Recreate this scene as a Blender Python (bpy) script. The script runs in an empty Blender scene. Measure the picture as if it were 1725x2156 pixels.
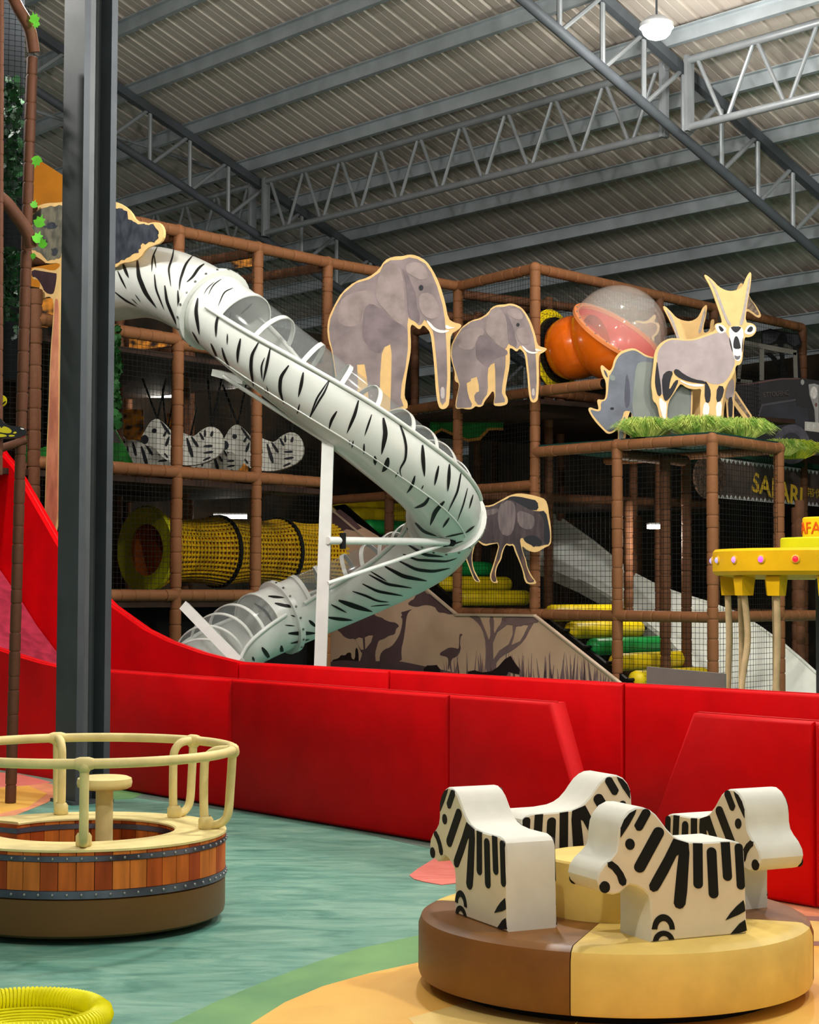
import bpy, math, random
from mathutils import Vector, Matrix
from mathutils.bvhtree import BVHTree
random.seed(7)
SC = bpy.context.scene
COL = SC.collection

# ------------------------------------------------------------------ camera
F_PX, CX, CY, HORIZON, ROLL, CAM_H = 3750.0, 862.5, 1078.0, 1240.0, 0.004, 1.57
PITCH = math.atan((HORIZON - CY) / F_PX)
fwd = Vector((0, math.cos(PITCH), math.sin(PITCH)))
rgt = Vector((math.cos(ROLL), 0, math.sin(ROLL)))
rgt = (rgt - fwd * rgt.dot(fwd)).normalized()
upv = rgt.cross(fwd).normalized()
EYE = Vector((0, 0, CAM_H))
cam_data = bpy.data.cameras.new('camera')
cam = bpy.data.objects.new('camera', cam_data)
COL.objects.link(cam)
cam_data.sensor_fit = 'HORIZONTAL'
cam_data.sensor_width = 36.0
cam_data.lens = F_PX / 1725.0 * 36.0
cam_data.clip_end = 200
cam.matrix_world = Matrix(((rgt.x, upv.x, -fwd.x, EYE.x), (rgt.y, upv.y, -fwd.y, EYE.y),
                           (rgt.z, upv.z, -fwd.z, EYE.z), (0, 0, 0, 1)))
SC.camera = cam

# ------------------------------------------------------------------ world, exposure
world = bpy.data.worlds.new('world')
SC.world = world
world.use_nodes = True
bg = world.node_tree.nodes['Background']
bg.inputs[0].default_value = (1.0, 0.97, 0.92, 1)
bg.inputs[1].default_value = 0.32
SC.view_settings.view_transform = 'Standard'
SC.view_settings.look = 'None'
SC.view_settings.gamma = 1.0
SC.view_settings.use_curve_mapping = False
SC.view_settings.exposure = 0.0
SC.cycles.max_bounces = 5; SC.cycles.diffuse_bounces = 2; SC.cycles.glossy_bounces = 2; SC.cycles.transmission_bounces = 3; SC.cycles.transparent_max_bounces = 10
SC.cycles.caustics_reflective = False; SC.cycles.caustics_refractive = False
SC.cycles.adaptive_threshold = 0.08
LAMP_W = 620.0          # power of one high bay lamp

# ------------------------------------------------------------------ geometry helpers
def ray(px, py):
    return fwd + rgt * ((px - CX) / F_PX) + upv * ((CY - py) / F_PX)
def P(px, py, D):                      # the point seen at (px,py) that lies at distance y = D
    d = ray(px, py)
    return EYE + d * (D / d.y)
def onz(px, py, z):                    # the point seen at (px,py) at height z
    d = ray(px, py)
    return EYE + d * ((z - CAM_H) / d.z)
def onplane(px, py, p0, n):
    d = ray(px, py)
    return EYE + d * ((p0 - EYE).dot(n) / d.dot(n))
def V(*a): return Vector(a)
UPZ = Vector((0, 0, 1))

class MB:
    def __init__(s): s.v = []; s.f = []
    def add(s, vs, fs):
        o = len(s.v); s.v += [Vector(q) for q in vs]; s.f += [tuple(i + o for i in f) for f in fs]; return s
    def box(s, c, sx, sy, sz, ax=None):
        ex, ey, ez = ax if ax else (V(1,0,0), V(0,1,0), V(0,0,1))
        vs = [Vector(c) + ex*(a*sx/2) + ey*(b*sy/2) + ez*(d*sz/2) for d in (-1,1) for a, b in ((-1,-1),(1,-1),(1,1),(-1,1))]
        return s.add(vs, [(3,2,1,0),(4,5,6,7),(0,1,5,4),(1,2,6,5),(2,3,7,6),(3,0,4,7)])
    def bar(s, p0, p1, w, h, up=UPZ):
        p0 = Vector(p0); p1 = Vector(p1); d = (p1-p0); L = d.length; d.normalize()
        if abs(d.dot(up)) > 0.99: up = V(0,1,0)
        sx = d.cross(up).normalized(); sz = sx.cross(d).normalized()
        return s.box((p0+p1)/2, w, L, h, (sx, d, sz))
    def tube(s, pts, r, n=10, closed=False, caps=True, rs=None):
        pts = [Vector(p) for p in pts]; m = len(pts); vs = []; ref = None
        for i in range(m):
            if closed: t = pts[(i+1) % m] - pts[i-1]
            else: t = pts[min(i+1, m-1)] - pts[max(i-1, 0)]
            t.normalize()
            if ref is None:
                ref = UPZ if abs(t.z) < 0.9 else V(1,0,0)
                ref = (ref - t*ref.dot(t)).normalized()
            else:
                ref = ref - t*ref.dot(t)
                ref = ref.normalized() if ref.length > 1e-6 else t.orthogonal().normalized()
            b = t.cross(ref); rr = rs[i] if rs else r
            for k in range(n):
                a = 2*math.pi*k/n
                vs.append(pts[i] + ref*(rr*math.cos(a)) + b*(rr*math.sin(a)))
        fs = []
        for i in range(m if closed else m-1):
            j = (i+1) % m
            for k in range(n):
                q = (k+1) % n
                fs.append((i*n+k, i*n+q, j*n+q, j*n+k))
        if caps and not closed:
            fs.append(tuple(range(n-1, -1, -1))); fs.append(tuple((m-1)*n+k for k in range(n)))
        return s.add(vs, fs)
    def lathe(s, prof, n=32, c=(0,0,0), ax=None, a0=0.0, a1=2*math.pi, close_prof=False):
        ex, ey, ez = ax if ax else (V(1,0,0), V(0,1,0), V(0,0,1)); c = Vector(c)
        full = abs(a1-a0-2*math.pi) < 1e-6; cols = n if full else n+1; m = len(prof); vs = []
        for k in range(cols):
            a = a0+(a1-a0)*k/n; rd = ex*math.cos(a)+ey*math.sin(a)
            vs += [c + rd*r + ez*z for r, z in prof]
        fs = []
        for k in range(n):
            q = (k+1) % cols
            for i in range(m if close_prof else m-1):
                j = (i+1) % m
                fs.append((k*m+i, q*m+i, q*m+j, k*m+j))
        if not full and close_prof:
            fs.append(tuple(range(m-1,-1,-1))); fs.append(tuple(n*m+i for i in range(m)))
        return s.add(vs, fs)
    def disc(s, c, r, n=24, ax=None, ry=None):
        ex, ey = ax if ax else (V(1,0,0), V(0,1,0)); c = Vector(c); ry = ry or r
        return s.add([c+ex*(r*math.cos(2*math.pi*k/n))+ey*(ry*math.sin(2*math.pi*k/n)) for k in range(n)], [tuple(range(n))])
    def prism(s, poly, off0, off1):        # poly: 3D points, off0/off1: displacement vectors
        n = len(poly); a = [Vector(p)+off0 for p in poly]; b = [Vector(p)+off1 for p in poly]
        fs = [tuple(range(n-1,-1,-1)), tuple(range(n,2*n))] + [(i,(i+1)%n,n+(i+1)%n,n+i) for i in range(n)]
        return s.add(a+b, fs)
    def ball(s, c, r, n=12, m=8, sc=(1,1,1)):
        prof = [(max(1e-4, r*math.sin(math.pi*i/m)), -r*math.cos(math.pi*i/m)) for i in range(m+1)]
        o = len(s.v); s.lathe(prof, n)
        for i in range(o, len(s.v)):
            q = s.v[i]; s.v[i] = Vector(c)+V(q.x*sc[0], q.y*sc[1], q.z*sc[2])
        return s
    def mesh(s, name, mat=None, org=V(0,0,0), smooth=None):
        me = bpy.data.meshes.new(name)
        me.from_pydata([tuple(q-org) for q in s.v], [], s.f)
        me.validate()
        import bmesh as _b
        bm = _b.new(); bm.from_mesh(me); _b.ops.recalc_face_normals(bm, faces=bm.faces); bm.to_mesh(me); bm.free()
        if smooth is not None:
            me.polygons.foreach_set('use_smooth', [True]*len(me.polygons))
            me.set_sharp_from_angle(angle=math.radians(smooth))
        if mat is not None: me.materials.append(mat)
        return me
    def build(s, name, mat, parent=None, smooth=None, kind=None, label=None, cat=None, group=None):
        if parent is not None: org = WORG[parent.name]
        elif s.v:
            xs = [q.x for q in s.v]; ys = [q.y for q in s.v]
            org = V((min(xs)+max(xs))/2, (min(ys)+max(ys))/2, min(q.z for q in s.v))
        me = s.mesh(name, mat, org, smooth)
        o = bpy.data.objects.new(name, me); COL.objects.link(o)
        if parent is not None: o.parent = parent
        else: o.location = org
        WORG[o.name] = org
        tag(o, label, cat, group, kind)
        return o
WORG = {}
def tag(o, label=None, cat=None, group=None, kind=None):
    if label: o['label'] = label
    if cat: o['category'] = cat
    if group: o['group'] = group
    if kind: o['kind'] = kind
    return o
def thing(name, label, cat, loc=(0,0,0), group=None, kind=None):
    o = bpy.data.objects.new(name, None); COL.objects.link(o); o.location = loc
    o.empty_display_size = 0.1
    WORG[o.name] = Vector(loc)
    return tag(o, label, cat, group, kind)
def inst(name, me, parent, loc, ax, scale):      # a piece that shares its mesh: axes and scale
    o = bpy.data.objects.new(name, me); COL.objects.link(o); o.parent = parent
    l = Vector(loc)-WORG[parent.name]
    o.matrix_local = Matrix(((ax[0].x*scale[0], ax[1].x*scale[1], ax[2].x*scale[2], l.x),
                             (ax[0].y*scale[0], ax[1].y*scale[1], ax[2].y*scale[2], l.y),
                             (ax[0].z*scale[0], ax[1].z*scale[1], ax[2].z*scale[2], l.z), (0,0,0,1)))
    return o
def copy_tree(o, parent=None):
    c = o.copy(); COL.objects.link(c)
    if parent: c.parent = parent
    for ch in o.children: copy_tree(ch, c)
    return c

# ------------------------------------------------------------------ materials
def lin(c):
    return tuple(((v/255)/12.92 if v/255 <= .04045 else ((v/255+.055)/1.055)**2.4) for v in c)
MATS = {}
def mat(name, rgb, rough=.5, metal=0, var=0.0, vs=6.0, bump=0.0, bs=40.0, spec=None, emit=0, coat=0, c2=None, stretch=(1,1,1), detail=4):
    if name in MATS: return MATS[name]
    m = bpy.data.materials.new(name); m.use_nodes = True; nt = m.node_tree
    b = nt.nodes['Principled BSDF']; c = lin(rgb)
    b.inputs['Base Color'].default_value = (*c, 1); b.inputs['Roughness'].default_value = rough; b.inputs['Metallic'].default_value = metal
    if spec is None and rough >= .5: spec = .2
    if spec is not None: b.inputs['Specular IOR Level'].default_value = spec
    if coat: b.inputs['Coat Weight'].default_value = coat; b.inputs['Coat Roughness'].default_value = .08
    if emit: m.cycles.emission_sampling = 'NONE'
    if emit: b.inputs['Emission Color'].default_value = (*c, 1); b.inputs['Emission Strength'].default_value = emit
    if var or bump:
        tc = nt.nodes.new('ShaderNodeTexCoord'); mp = nt.nodes.new('ShaderNodeMapping')
        mp.inputs['Scale'].default_value = stretch
        nt.links.new(tc.outputs['Object'], mp.inputs['Vector'])
    if var:
        nz = nt.nodes.new('ShaderNodeTexNoise'); nz.inputs['Scale'].default_value = vs; nz.inputs['Detail'].default_value = detail
        nt.links.new(mp.outputs[0], nz.inputs['Vector'])
        rp = nt.nodes.new('ShaderNodeValToRGB')
        e = lin(c2) if c2 else tuple(v*(1-var) for v in c)
        lo = e; hi = c if c2 else tuple(min(1, v*(1+var)) for v in c)
        rp.color_ramp.elements[0].position = .36; rp.color_ramp.elements[1].position = .64
        rp.color_ramp.elements[0].color = (*lo, 1); rp.color_ramp.elements[1].color = (*hi, 1)
        nt.links.new(nz.outputs['Fac'], rp.inputs[0]); nt.links.new(rp.outputs[0], b.inputs['Base Color'])
    if bump:
        n2 = nt.nodes.new('ShaderNodeTexNoise'); n2.inputs['Scale'].default_value = bs; n2.inputs['Detail'].default_value = 3
        nt.links.new(mp.outputs[0], n2.inputs['Vector'])
        bp = nt.nodes.new('ShaderNodeBump'); bp.inputs['Strength'].default_value = bump; bp.inputs['Distance'].default_value = .01
        nt.links.new(n2.outputs['Fac'], bp.inputs['Height']); nt.links.new(bp.outputs[0], b.inputs['Normal'])
    MATS[name] = m
    return m
def clear_mat(name, tint=(235,240,238), alpha=.2, rough=.08):
    m = bpy.data.materials.new(name); m.use_nodes = True; nt = m.node_tree
    b = nt.nodes['Principled BSDF']; out = nt.nodes['Material Output']
    b.inputs['Base Color'].default_value = (*lin(tint), 1); b.inputs['Roughness'].default_value = rough
    tr = nt.nodes.new('ShaderNodeBsdfTransparent'); mx = nt.nodes.new('ShaderNodeMixShader')
    mx.inputs[0].default_value = alpha
    nt.links.new(tr.outputs[0], mx.inputs[1]); nt.links.new(b.outputs[0], mx.inputs[2]); nt.links.new(mx.outputs[0], out.inputs['Surface'])
    MATS[name] = m
    return m
RED = mat('red_vinyl', (218,0,8), .55, spec=.12, var=.10, vs=2.5, bump=.05, bs=9)
REDEDGE = mat('red_vinyl_edge', (225,30,36), .4, var=.05)
SLIDEBED = mat('worn_red_slide_bed', (172,52,74), .5, var=.25, vs=9, stretch=(1,1,.5))
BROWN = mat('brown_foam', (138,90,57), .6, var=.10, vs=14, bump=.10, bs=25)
BROWND = mat('shaded_brown_foam', (102,66,44), .65, var=.12, vs=12)  # brown foam darkened to stand for the shade on inner and rear poles
DECK = mat('dark_deck', (52,36,28), .75, var=.2, vs=5)
DARK = mat('charcoal_wall', (26,25,26), .85, var=.15, vs=2)
NET = mat('net_cord', (24,28,24), .8)
TUBEW = mat('white_slide_plastic', (216,217,210), .28, var=.03, vs=4, coat=.25)
WHITEM = mat('white_steel', (228,228,222), .38, var=.04)
STRIPE = mat('black_print', (22,21,20), .5)
CREAM = mat('cream_board', (234,192,128), .55, var=.05, vs=8)
CLEAR = clear_mat('clear_window', (160,165,163), alpha=.24, rough=.12)
DOME = clear_mat('clear_dome', (228,225,214), alpha=.28, rough=.05)
ZWHITE = mat('white_vinyl', (236,232,218), .5, var=.04, vs=7, bump=.06, bs=8)
ZFACE = mat('ivory_shaded_vinyl', (240,224,196), .5, var=.03, vs=7)  # ivory tint puts the yellowish shading of the zebra sides into the vinyl
YELV = mat('yellow_vinyl', (244,210,116), .5, var=.09, vs=5, bump=.05, bs=10)
BRNV = mat('brown_vinyl', (130,82,28), .45, var=.14, vs=4, bump=.05, bs=10)
PALEY = mat('pale_yellow_vinyl', (240,220,152), .5, var=.08, vs=9, bump=.08, bs=20)
STEEL = mat('galvanised_steel', (178,186,190), .42, .45, var=.10, vs=3)
DSTEEL = mat('dark_painted_steel', (74,78,82), .6, .1, var=.12, vs=3)
GSTEEL = mat('grey_painted_steel', (136,140,142), .45, .3, var=.08, vs=4)
SHEET = mat('roof_sheet', (198,186,174), .45, .25, var=.09, vs=.7, stretch=(1,1,1))
BLACK = mat('black_rubber', (14,14,14), .6)
BOLT = mat('bolt_grey', (110,110,106), .4, .6)
# ================================================================== THE SETTING
# ---------- roof: falls towards the far right; t runs up the slope, s along the purlins
LA = onz(545, 497, 7.12); LB = onz(1425, 278, 7.12)
US = (LB - LA); US.z = 0; BAY = US.length; US.normalize()          # along the purlins, towards the near right
VD = V(-US.y, US.x, 0)
if VD.x < 0: VD = -VD                                              # down the slope, towards the far right
TAN = 0.40
TOPZ = 8.02
def roofp(s, t, h=0.0):       # h is height above the truss top chord
    q = V(LA.x, LA.y, 0) + US*s - VD*t
    return V(q.x, q.y, TOPZ + TAN*t + h)
T_MIN, T_MAX, S_MIN, S_MAX = -13.0, 9.0, -16.0, 22.0
ceil_ = thing('ceiling', 'corrugated metal shed roof on steel purlins above the play area', None, (0, 20, 9), kind='structure')
# one corrugated sheet, five ribs wide, shared by every sheet of the roof
RIB, NR = 0.34, 3
prof = []
for i in range(NR):
    x0 = i*RIB
    prof += [(x0, 0), (x0+.12, 0), (x0+.125, .006), (x0+.135, .006), (x0+.14, 0), (x0+.255, 0), (x0+.28, .04), (x0+.315, .04)]
prof.append((NR*RIB+.02, 0))
mb = MB()
ex = US; ey = (roofp(0, 1)-roofp(0, 0)); LT = T_MAX-T_MIN
ezn = US.cross(ey.normalized()); ezn = ezn if ezn.z > 0 else -ezn
vs = []
for t in (0, LT):
    vs += [US*x + ey*t + ezn*z for x, z in prof]
m_ = len(prof)
mb.add(vs, [(i, i+1, m_+i+1, m_+i) for i in range(m_-1)])
sheet_me = mb.mesh('roof_sheet', SHEET)
k = 0
s_ = S_MIN
while s_ < S_MAX:
    o = bpy.data.objects.new('roof_sheet', sheet_me); COL.objects.link(o); o.parent = ceil_
    o.location = roofp(s_, T_MIN, .24) + ezn*(.004*(k % 2)) - WORG[ceil_.name]
    s_ += NR*RIB; k += 1
# the other slope of the roof, beyond the ridge
mb = MB()
a, b = roofp(S_MIN, T_MAX, .24), roofp(S_MAX, T_MAX, .24)
mb.prism([a, b, b - VD*22 - UPZ*8.8, a - VD*22 - UPZ*8.8], V(0,0,0), V(0,0,.05)).build('roof_slope', SHEET, ceil_)
t = .24 - 13*1.03
while t < T_MAX:
    mb = MB()                                                       # Z section purlin
    for s0, s1 in ((S_MIN, 0), (0, BAY), (BAY, S_MAX)):
        a, b = roofp(s0, t, .05), roofp(s1, t, .05)
        a += UPZ*.03; b += UPZ*.03; mb.bar(a, b, .012, .155); mb.bar(a+VD*.035-UPZ*.08, b+VD*.035-UPZ*.08, .085, .012); mb.bar(a+VD*.075-UPZ*.068, b+VD*.075-UPZ*.068, .01, .03); mb.bar(a-VD*.035+UPZ*.08, b-VD*.035+UPZ*.08, .085, .012)
    mb.build('purlin', STEEL, ceil_)
    t += 1.03
# ---------- trusses in the slope direction
def truss(s0, label, t0=-12.0, t1=9.0, depth=.90):
    base = roofp(s0, t0, -depth)
    th = thing('roof_truss', label, 'roof truss', base, 'sloping roof trusses')
    MB().bar(roofp(s0, t0, -.07), roofp(s0, t1, -.07), .11, .12).build('top_chord', DSTEEL, th)
    MB().tube([roofp(s0, t0, -depth), roofp(s0, t1, -depth)], .062, 12).build('bottom_chord', DSTEEL, th, smooth=40)
    t = t0+.35
    while t < t1-.9:
        MB().tube([roofp(s0, t, -.1), roofp(s0, t, -depth)], .033, 8).build('web_post', GSTEEL, th, smooth=40)
        MB().tube([roofp(s0, t-.05, -depth+.05), roofp(s0, t-.66, -.12)], .030, 8).build('web_diagonal', GSTEEL, th, smooth=40)
        t += .72
    return th
truss(0, 'dark steel roof truss crossing the upper left behind the grey column')
truss(BAY, 'steel roof truss running down the upper right beside the bright lamp')
truss(-BAY, 'steel roof truss at the far left end of the shed')
# ---------- level lattice girders between the trusses
def girder(s0, s1, label, flip=0):
    th = thing('lattice_girder', label, 'lattice girder', roofp(s0, 0, -.9), 'level lattice girders')
    n = 9; top = -.06; bot = -.88
    MB().tube([roofp(s0+.05, 0, top), roofp(s1-.05, 0, top)], .052, 12).build('top_chord', GSTEEL, th, smooth=40)
    MB().tube([roofp(s0+.05, 0, bot), roofp(s1-.05, 0, bot)], .048, 12).build('bottom_chord', GSTEEL, th, smooth=40)
    for s in (s0+.10, s1-.10):
        MB().bar(roofp(s, 0, top+.05), roofp(s, 0, bot-.05), .13, .05, US).build('end_post', GSTEEL, th)
    w = (s1-s0-.4)/n
    for i in range(n):
        a = s0+.2+i*w
        MB().tube([roofp(a+.02, 0, top), roofp(a+w/2-.03, 0, bot)], .026, 8).build('web_bar', GSTEEL, th, smooth=40)
        MB().tube([roofp(a+w/2+.03, 0, bot), roofp(a+w-.02, 0, top)], .026, 8).build('web_bar', GSTEEL, th, smooth=40)
    return th
girder(.08, BAY-.10, 'long zigzag lattice girder spanning the middle of the roof')
girder(BAY+.10, 2*BAY, 'zigzag lattice girder leaving the frame at the top right corner')
girder(-BAY, -.08, 'zigzag lattice girder hidden behind the grey column at left')
MB().tube([P(60, 229, 25.5), P(505, 372, 29.0)], .03, 8).build('brace_pipe', GSTEEL, label='thin light pipe bracing the roof truss at left', cat='pipe', smooth=40)
# ---------- floor
FLOOR = bpy.data.materials.new('teal_floor'); FLOOR.use_nodes = True
nt = FLOOR.node_tree; b_ = nt.nodes['Principled BSDF']; b_.inputs['Roughness'].default_value = .42
tc = nt.nodes.new('ShaderNodeTexCoord'); mp = nt.nodes.new('ShaderNodeMapping'); mp.inputs['Rotation'].default_value = (0,0,.5); mp.inputs['Scale'].default_value = (.9,2.6,1)
n1 = nt.nodes.new('ShaderNodeTexNoise'); n1.inputs['Scale'].default_value = 2.3; n1.inputs['Detail'].default_value = 9; n1.inputs['Roughness'].default_value = .68; n1.inputs['Distortion'].default_value = 1.1
rp = nt.nodes.new('ShaderNodeValToRGB'); cr = rp.color_ramp
cr.elements[0].position = .30; cr.elements[0].color = (*lin((56,122,106)), 1)
cr.elements[1].position = .70; cr.elements[1].color = (*lin((146,190,168)), 1)
e = cr.elements.new(.47); e.color = (*lin((102,158,140)), 1)
nt.links.new(tc.outputs['Object'], mp.inputs[0]); nt.links.new(mp.outputs[0], n1.inputs['Vector']); nt.links.new(n1.outputs['Fac'], rp.inputs[0]); nt.links.new(rp.outputs[0], b_.inputs['Base Color'])
fl = thing('floor', 'printed vinyl floor with teal water, green bank and orange sand areas', None, (0, 10, 0), kind='structure')
MB().box((0, 16, -.06), 50, 60, .10).build('floor_base', mat('dark_underlay', (40,40,40), .9), fl)
MB().box((0, 16, -.01), 50, 60, .02).build('water_area', FLOOR, fl)
def zone(name, pts, m, h):
    poly = [onz(x, y, 0) for x, y in pts]
    MB().prism(poly, V(0,0,.0005), V(0,0,h)).build(name, m, fl)
GRN = mat('green_floor', (120,172,106), .45, var=.12, vs=2.5, c2=(96,152,98))
ORA = mat('orange_floor', (255,204,98), .42, var=.2, vs=1.6, c2=(246,180,80), detail=2)
ORL = mat('light_orange_floor', (252,212,128), .42, var=.1, vs=3)
PNK = mat('pink_floor', (244,146,130), .42, var=.1, vs=6, c2=(232,124,112), stretch=(1,4,1))
SAL = mat('salmon_floor', (240,160,118), .42, var=.15, vs=4)
LOOPC = mat('dusky_line_floor', (160,120,110), .45)
zone('green_area', [(330,2170),(450,2112),(560,2066),(660,2028),(760,1997),(890,1968),(1100,1930),(1725,1930),(1800,2170)], GRN, .002)
zone('sand_area', [(508,2170),(600,2112),(680,2078),(780,2050),(890,2026),(1100,1990),(1400,1900),(1560,1850),(1760,1840),(2300,1950),(2300,2600),(400,2600)], ORA, .0035)
zone('sand_patch', [(860,2146),(1010,2105),(1180,2150),(1100,2190),(900,2190)], ORL, .0045)
zone('grey_margin', [(228,1652),(290,1662),(480,1688),(700,1722),(920,1757),(1010,1772),(1010,1812),(930,1792),(863,1777),(700,1740),(480,1706),(228,1672)], mat('grey_green_floor', (104,128,116), .45, var=.12, vs=3), .0015)
zone('pink_petal', [(862,1844),(880,1830),(905,1815),(930,1799),(965,1780),(1010,1790),(1020,1840),(965,1860),(930,1864),(895,1858),(872,1852)], PNK, .004)
zone('salmon_area', [(1560,1850),(1640,1868),(1725,1886),(1900,1920),(1900,1945),(1725,1938),(1660,1930),(1600,1900)], SAL, .0048)
zone('loop_line', [(1690,1930),(1800,1936),(1800,1996),(1690,1992)], LOOPC, .0052)
zone('loop_fill', [(1690,1940),(1800,1948),(1800,1986),(1690,1984)], ORL, .0062)
zone('sand_corner', [(-60,1655),(60,1640),(110,1652),(130,1668),(100,1690),(20,1722),(-60,1740)], SAL, .003)
zone('sand_corner_light', [(-60,1665),(60,1655),(100,1672),(60,1700),(-60,1728)], ORA, .004)
zone('bank_patch', [(228,1668),(262,1664),(305,1670),(280,1682),(240,1684)], GRN, .003)
zone('pink_edge', [(-60,1622),(40,1630),(110,1648),(60,1654),(-60,1660)], PNK, .0035)
# ---------- dark far walls and the orange end wall
mb = MB(); a, b = roofp(S_MIN, T_MIN+.3), roofp(S_MAX, T_MIN+.3)
a.z = b.z = 0
mb.prism([a, b, b+UPZ*(TOPZ+TAN*T_MIN+.3), a+UPZ*(TOPZ+TAN*T_MIN+.3)], V(0,0,0), VD*.2).build('wall_back', DARK, kind='structure', label='dark charcoal back wall of the hall')
ORW = mat('orange_wall_paint', (226,140,32), .6, var=.12, vs=2)
mb = MB(); mb.prism([P(-60, 760, 25), P(150, 760, 25), P(150, 380, 25), P(60, 322, 25), P(-60, 250, 25)], V(0,0,0), V(0,.15,0))
mb.build('wall_left', ORW, kind='structure', label='orange painted wall seen between tree and column')

cc_ = P(980, 359, 26.5)
sec = thing('security_camera', 'tiny white dome camera hung below the lattice girder', 'camera', cc_)
MB().ball(cc_, .03, 10, 8).build('dome', mat('camera_white', (230,230,230), .4), sec, smooth=60)
MB().tube([cc_+UPZ*.02, cc_+UPZ*.16], .01, 6).build('stem', GSTEEL, sec)
# ---------- lamps
LAMPG = mat('lamp_lens', (255,250,240), .4, emit=45.0)
def high_bay(loc, label, power, rod=1.45):
    th = thing('high_bay_lamp', label, 'lamp', loc, 'round high bay lamps under the roof')
    loc = Vector(loc)
    MB().lathe([(0.001,.10),(.10,.10),(.185,.03),(.19,-.02),(.17,-.025)], 28, loc).build('housing', mat('lamp_white', (222,224,226), .4), th, smooth=40)
    MB().lathe([(0.001,-.15),(.06,-.145),(.11,-.125),(.15,-.085),(.17,-.03),(.17,-.015)], 28, loc).build('lens', LAMPG, th, smooth=40)
    MB().tube([loc+V(0,0,.1), loc+V(0,0,rod)], .012, 6).build('suspension_rod', DSTEEL, th)
    l = bpy.data.lights.new('lamp_light', 'POINT'); l.energy = power; l.shadow_soft_size = .16; l.color = (1, .975, .93)
    lo = bpy.data.objects.new('lamp_light', l); COL.objects.link(lo); lo.parent = th; lo.location = (0, 0, -.36)
L0 = P(1383, 55, 19.5)
high_bay(L0, 'bright round high bay lamp hanging at the top right of the roof', LAMP_W*.22)
for X_, Y_, Z_, pw, lab in [
        (0.3, 11.5, 6.1, .95, 'high bay lamp hung above the red padded walls beyond the upper edge'),
        (3.6, 7.0, 7.8, 1.0, 'high bay lamp hung above the zebra carousel beyond the upper edge'),
        (7.0, 14.5, 7.4, 1.5, 'high bay lamp hung to the right of the safari swing'),
        (-2.8, 13.6, 6.7, .42, 'added fill lamp in front of the tube slide beyond the upper edge'),  # lamp added out of view to brighten the frame and its boards
        (3.4, 15.2, 7.3, .65, 'added fill lamp in front of the animal platform beyond the upper edge'),  # lamp added out of view to light the frame and the white slide
        (-5.6, 14.8, 7.3, .8, 'high bay lamp hung to the left of the red slide'),
        (-1.0, 1.5, 7.8, 1.1, 'high bay lamp hung above the photographer')]:
    high_bay((X_, Y_, Z_), lab, LAMP_W*pw, 3.0)
# ================================================================== STEEL COLUMN
cb = onz(165, 1693, 0)
ca, cbv = V(-.78,-.62,0).normalized(), V(.62,-.78,0).normalized()
col = thing('steel_column', 'tall dark grey steel column standing between floor and roof at left', 'column', (cb.x, cb.y+.12, 0))
o_ = Vector((cb.x, cb.y+.14, 0)); HC = 11.0
W_, H_, tf = .32, .275, .05
for nm, off in (('flange', ca*(H_/2-tf/2)), ('flange', -ca*(H_/2-tf/2))):
    MB().box(o_+off+UPZ*(HC/2), tf, W_, HC, (ca, cbv, UPZ)).build(nm, DSTEEL, col)
MB().box(o_-cbv*.02+UPZ*(HC/2), H_-2*tf, .03, HC, (ca, cbv, UPZ)).build('web', mat('column_web', (84,88,90), .6, .1, var=.1, vs=2), col)
MB().box(o_+ca*.02+cbv*.03+UPZ*(HC/2), .05, .07, HC, (ca, cbv, UPZ)).build('cable_duct', mat('column_duct', (96,99,100), .55, .1, var=.05), col)
MB().box(o_+UPZ*.012, .34, .34, .024, (ca, cbv, UPZ)).build('base_plate', DSTEEL, col)

# ================================================================== RED PADDED WALLS AND SLIDE
WT = .92                                       # height of the front padded wall
w_a, w_b = onz(230, 1412, WT), onz(1160, 1480, WT)
wd = (w_b-w_a); wd.z = 0; wd.normalize()       # along the wall, towards the near right
wn = V(wd.y, -wd.x, 0)
if wn.y > 0: wn = -wn                          # towards the viewer
def wall_x(px, p0, n, z=0.5):                  # distance along wall where a pixel column meets it
    q = onplane(px, 1500, p0, n); return (V(q.x, q.y, 0)-V(p0.x, p0.y, 0)).dot(wd)
def padded_panel(x0, x1, p0, zt, th_, label, tl=0.0, tr=0.0, group=None, seam=True, mt=None):
    # a padded panel from x0 to x1 along the wall; tl, tr: how far its ends lean in at the top
    o0 = V(p0.x, p0.y, 0); r = .02
    def q(x, z, d): return o0 + wd*x + UPZ*z + wn*d
    pts = [(x0+.004, .01), (x1-.004, .01), (x1-.004-tr, zt), (x0+.004+tl, zt)]
    c = q((x0+x1)/2, 0, 0)
    thg = thing('padded_wall_panel', label, 'wall panel', c, group)
    mb = MB()
    cx, cz = sum(a for a, _ in pts)/4, sum(b for _, b in pts)/4
    ins = []
    for a, b in pts:
        ins.append((a + (r if a < cx else -r), b + (r if b < cz else -r)))
    n = 4
    rings = [[q(a, b, -th_) for a, b in pts], [q(a, b, -r) for a, b in pts], [q(a, b, 0) for a, b in ins]]
    vs = [p for rg in rings for p in rg]
    fs = [(3,2,1,0), (8,9,10,11)]
    for k in range(2):
        for i in range(n): fs.append((k*n+i, k*n+(i+1)%n, (k+1)*n+(i+1)%n, (k+1)*n+i))
    mb.add(vs, fs).build('pad', mt or RED, thg, smooth=50)
    MB().bar(q(x0+.004+tl, zt, -th_/2), q(x1-.004-tr, zt, -th_/2), .016, .012, UPZ).build('top_seam', REDEDGE, thg)
    return thg
p0f = w_a
xs = [wall_x(v, p0f, wn) for v in (152, 485, 942)]
x_end = (w_b-w_a).dot(wd)
padded_panel(xs[0], xs[1], p0f, WT, .12, 'dark red padded wall panel behind the wooden tub carousel', group='front row of red padded wall panels')
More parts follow.
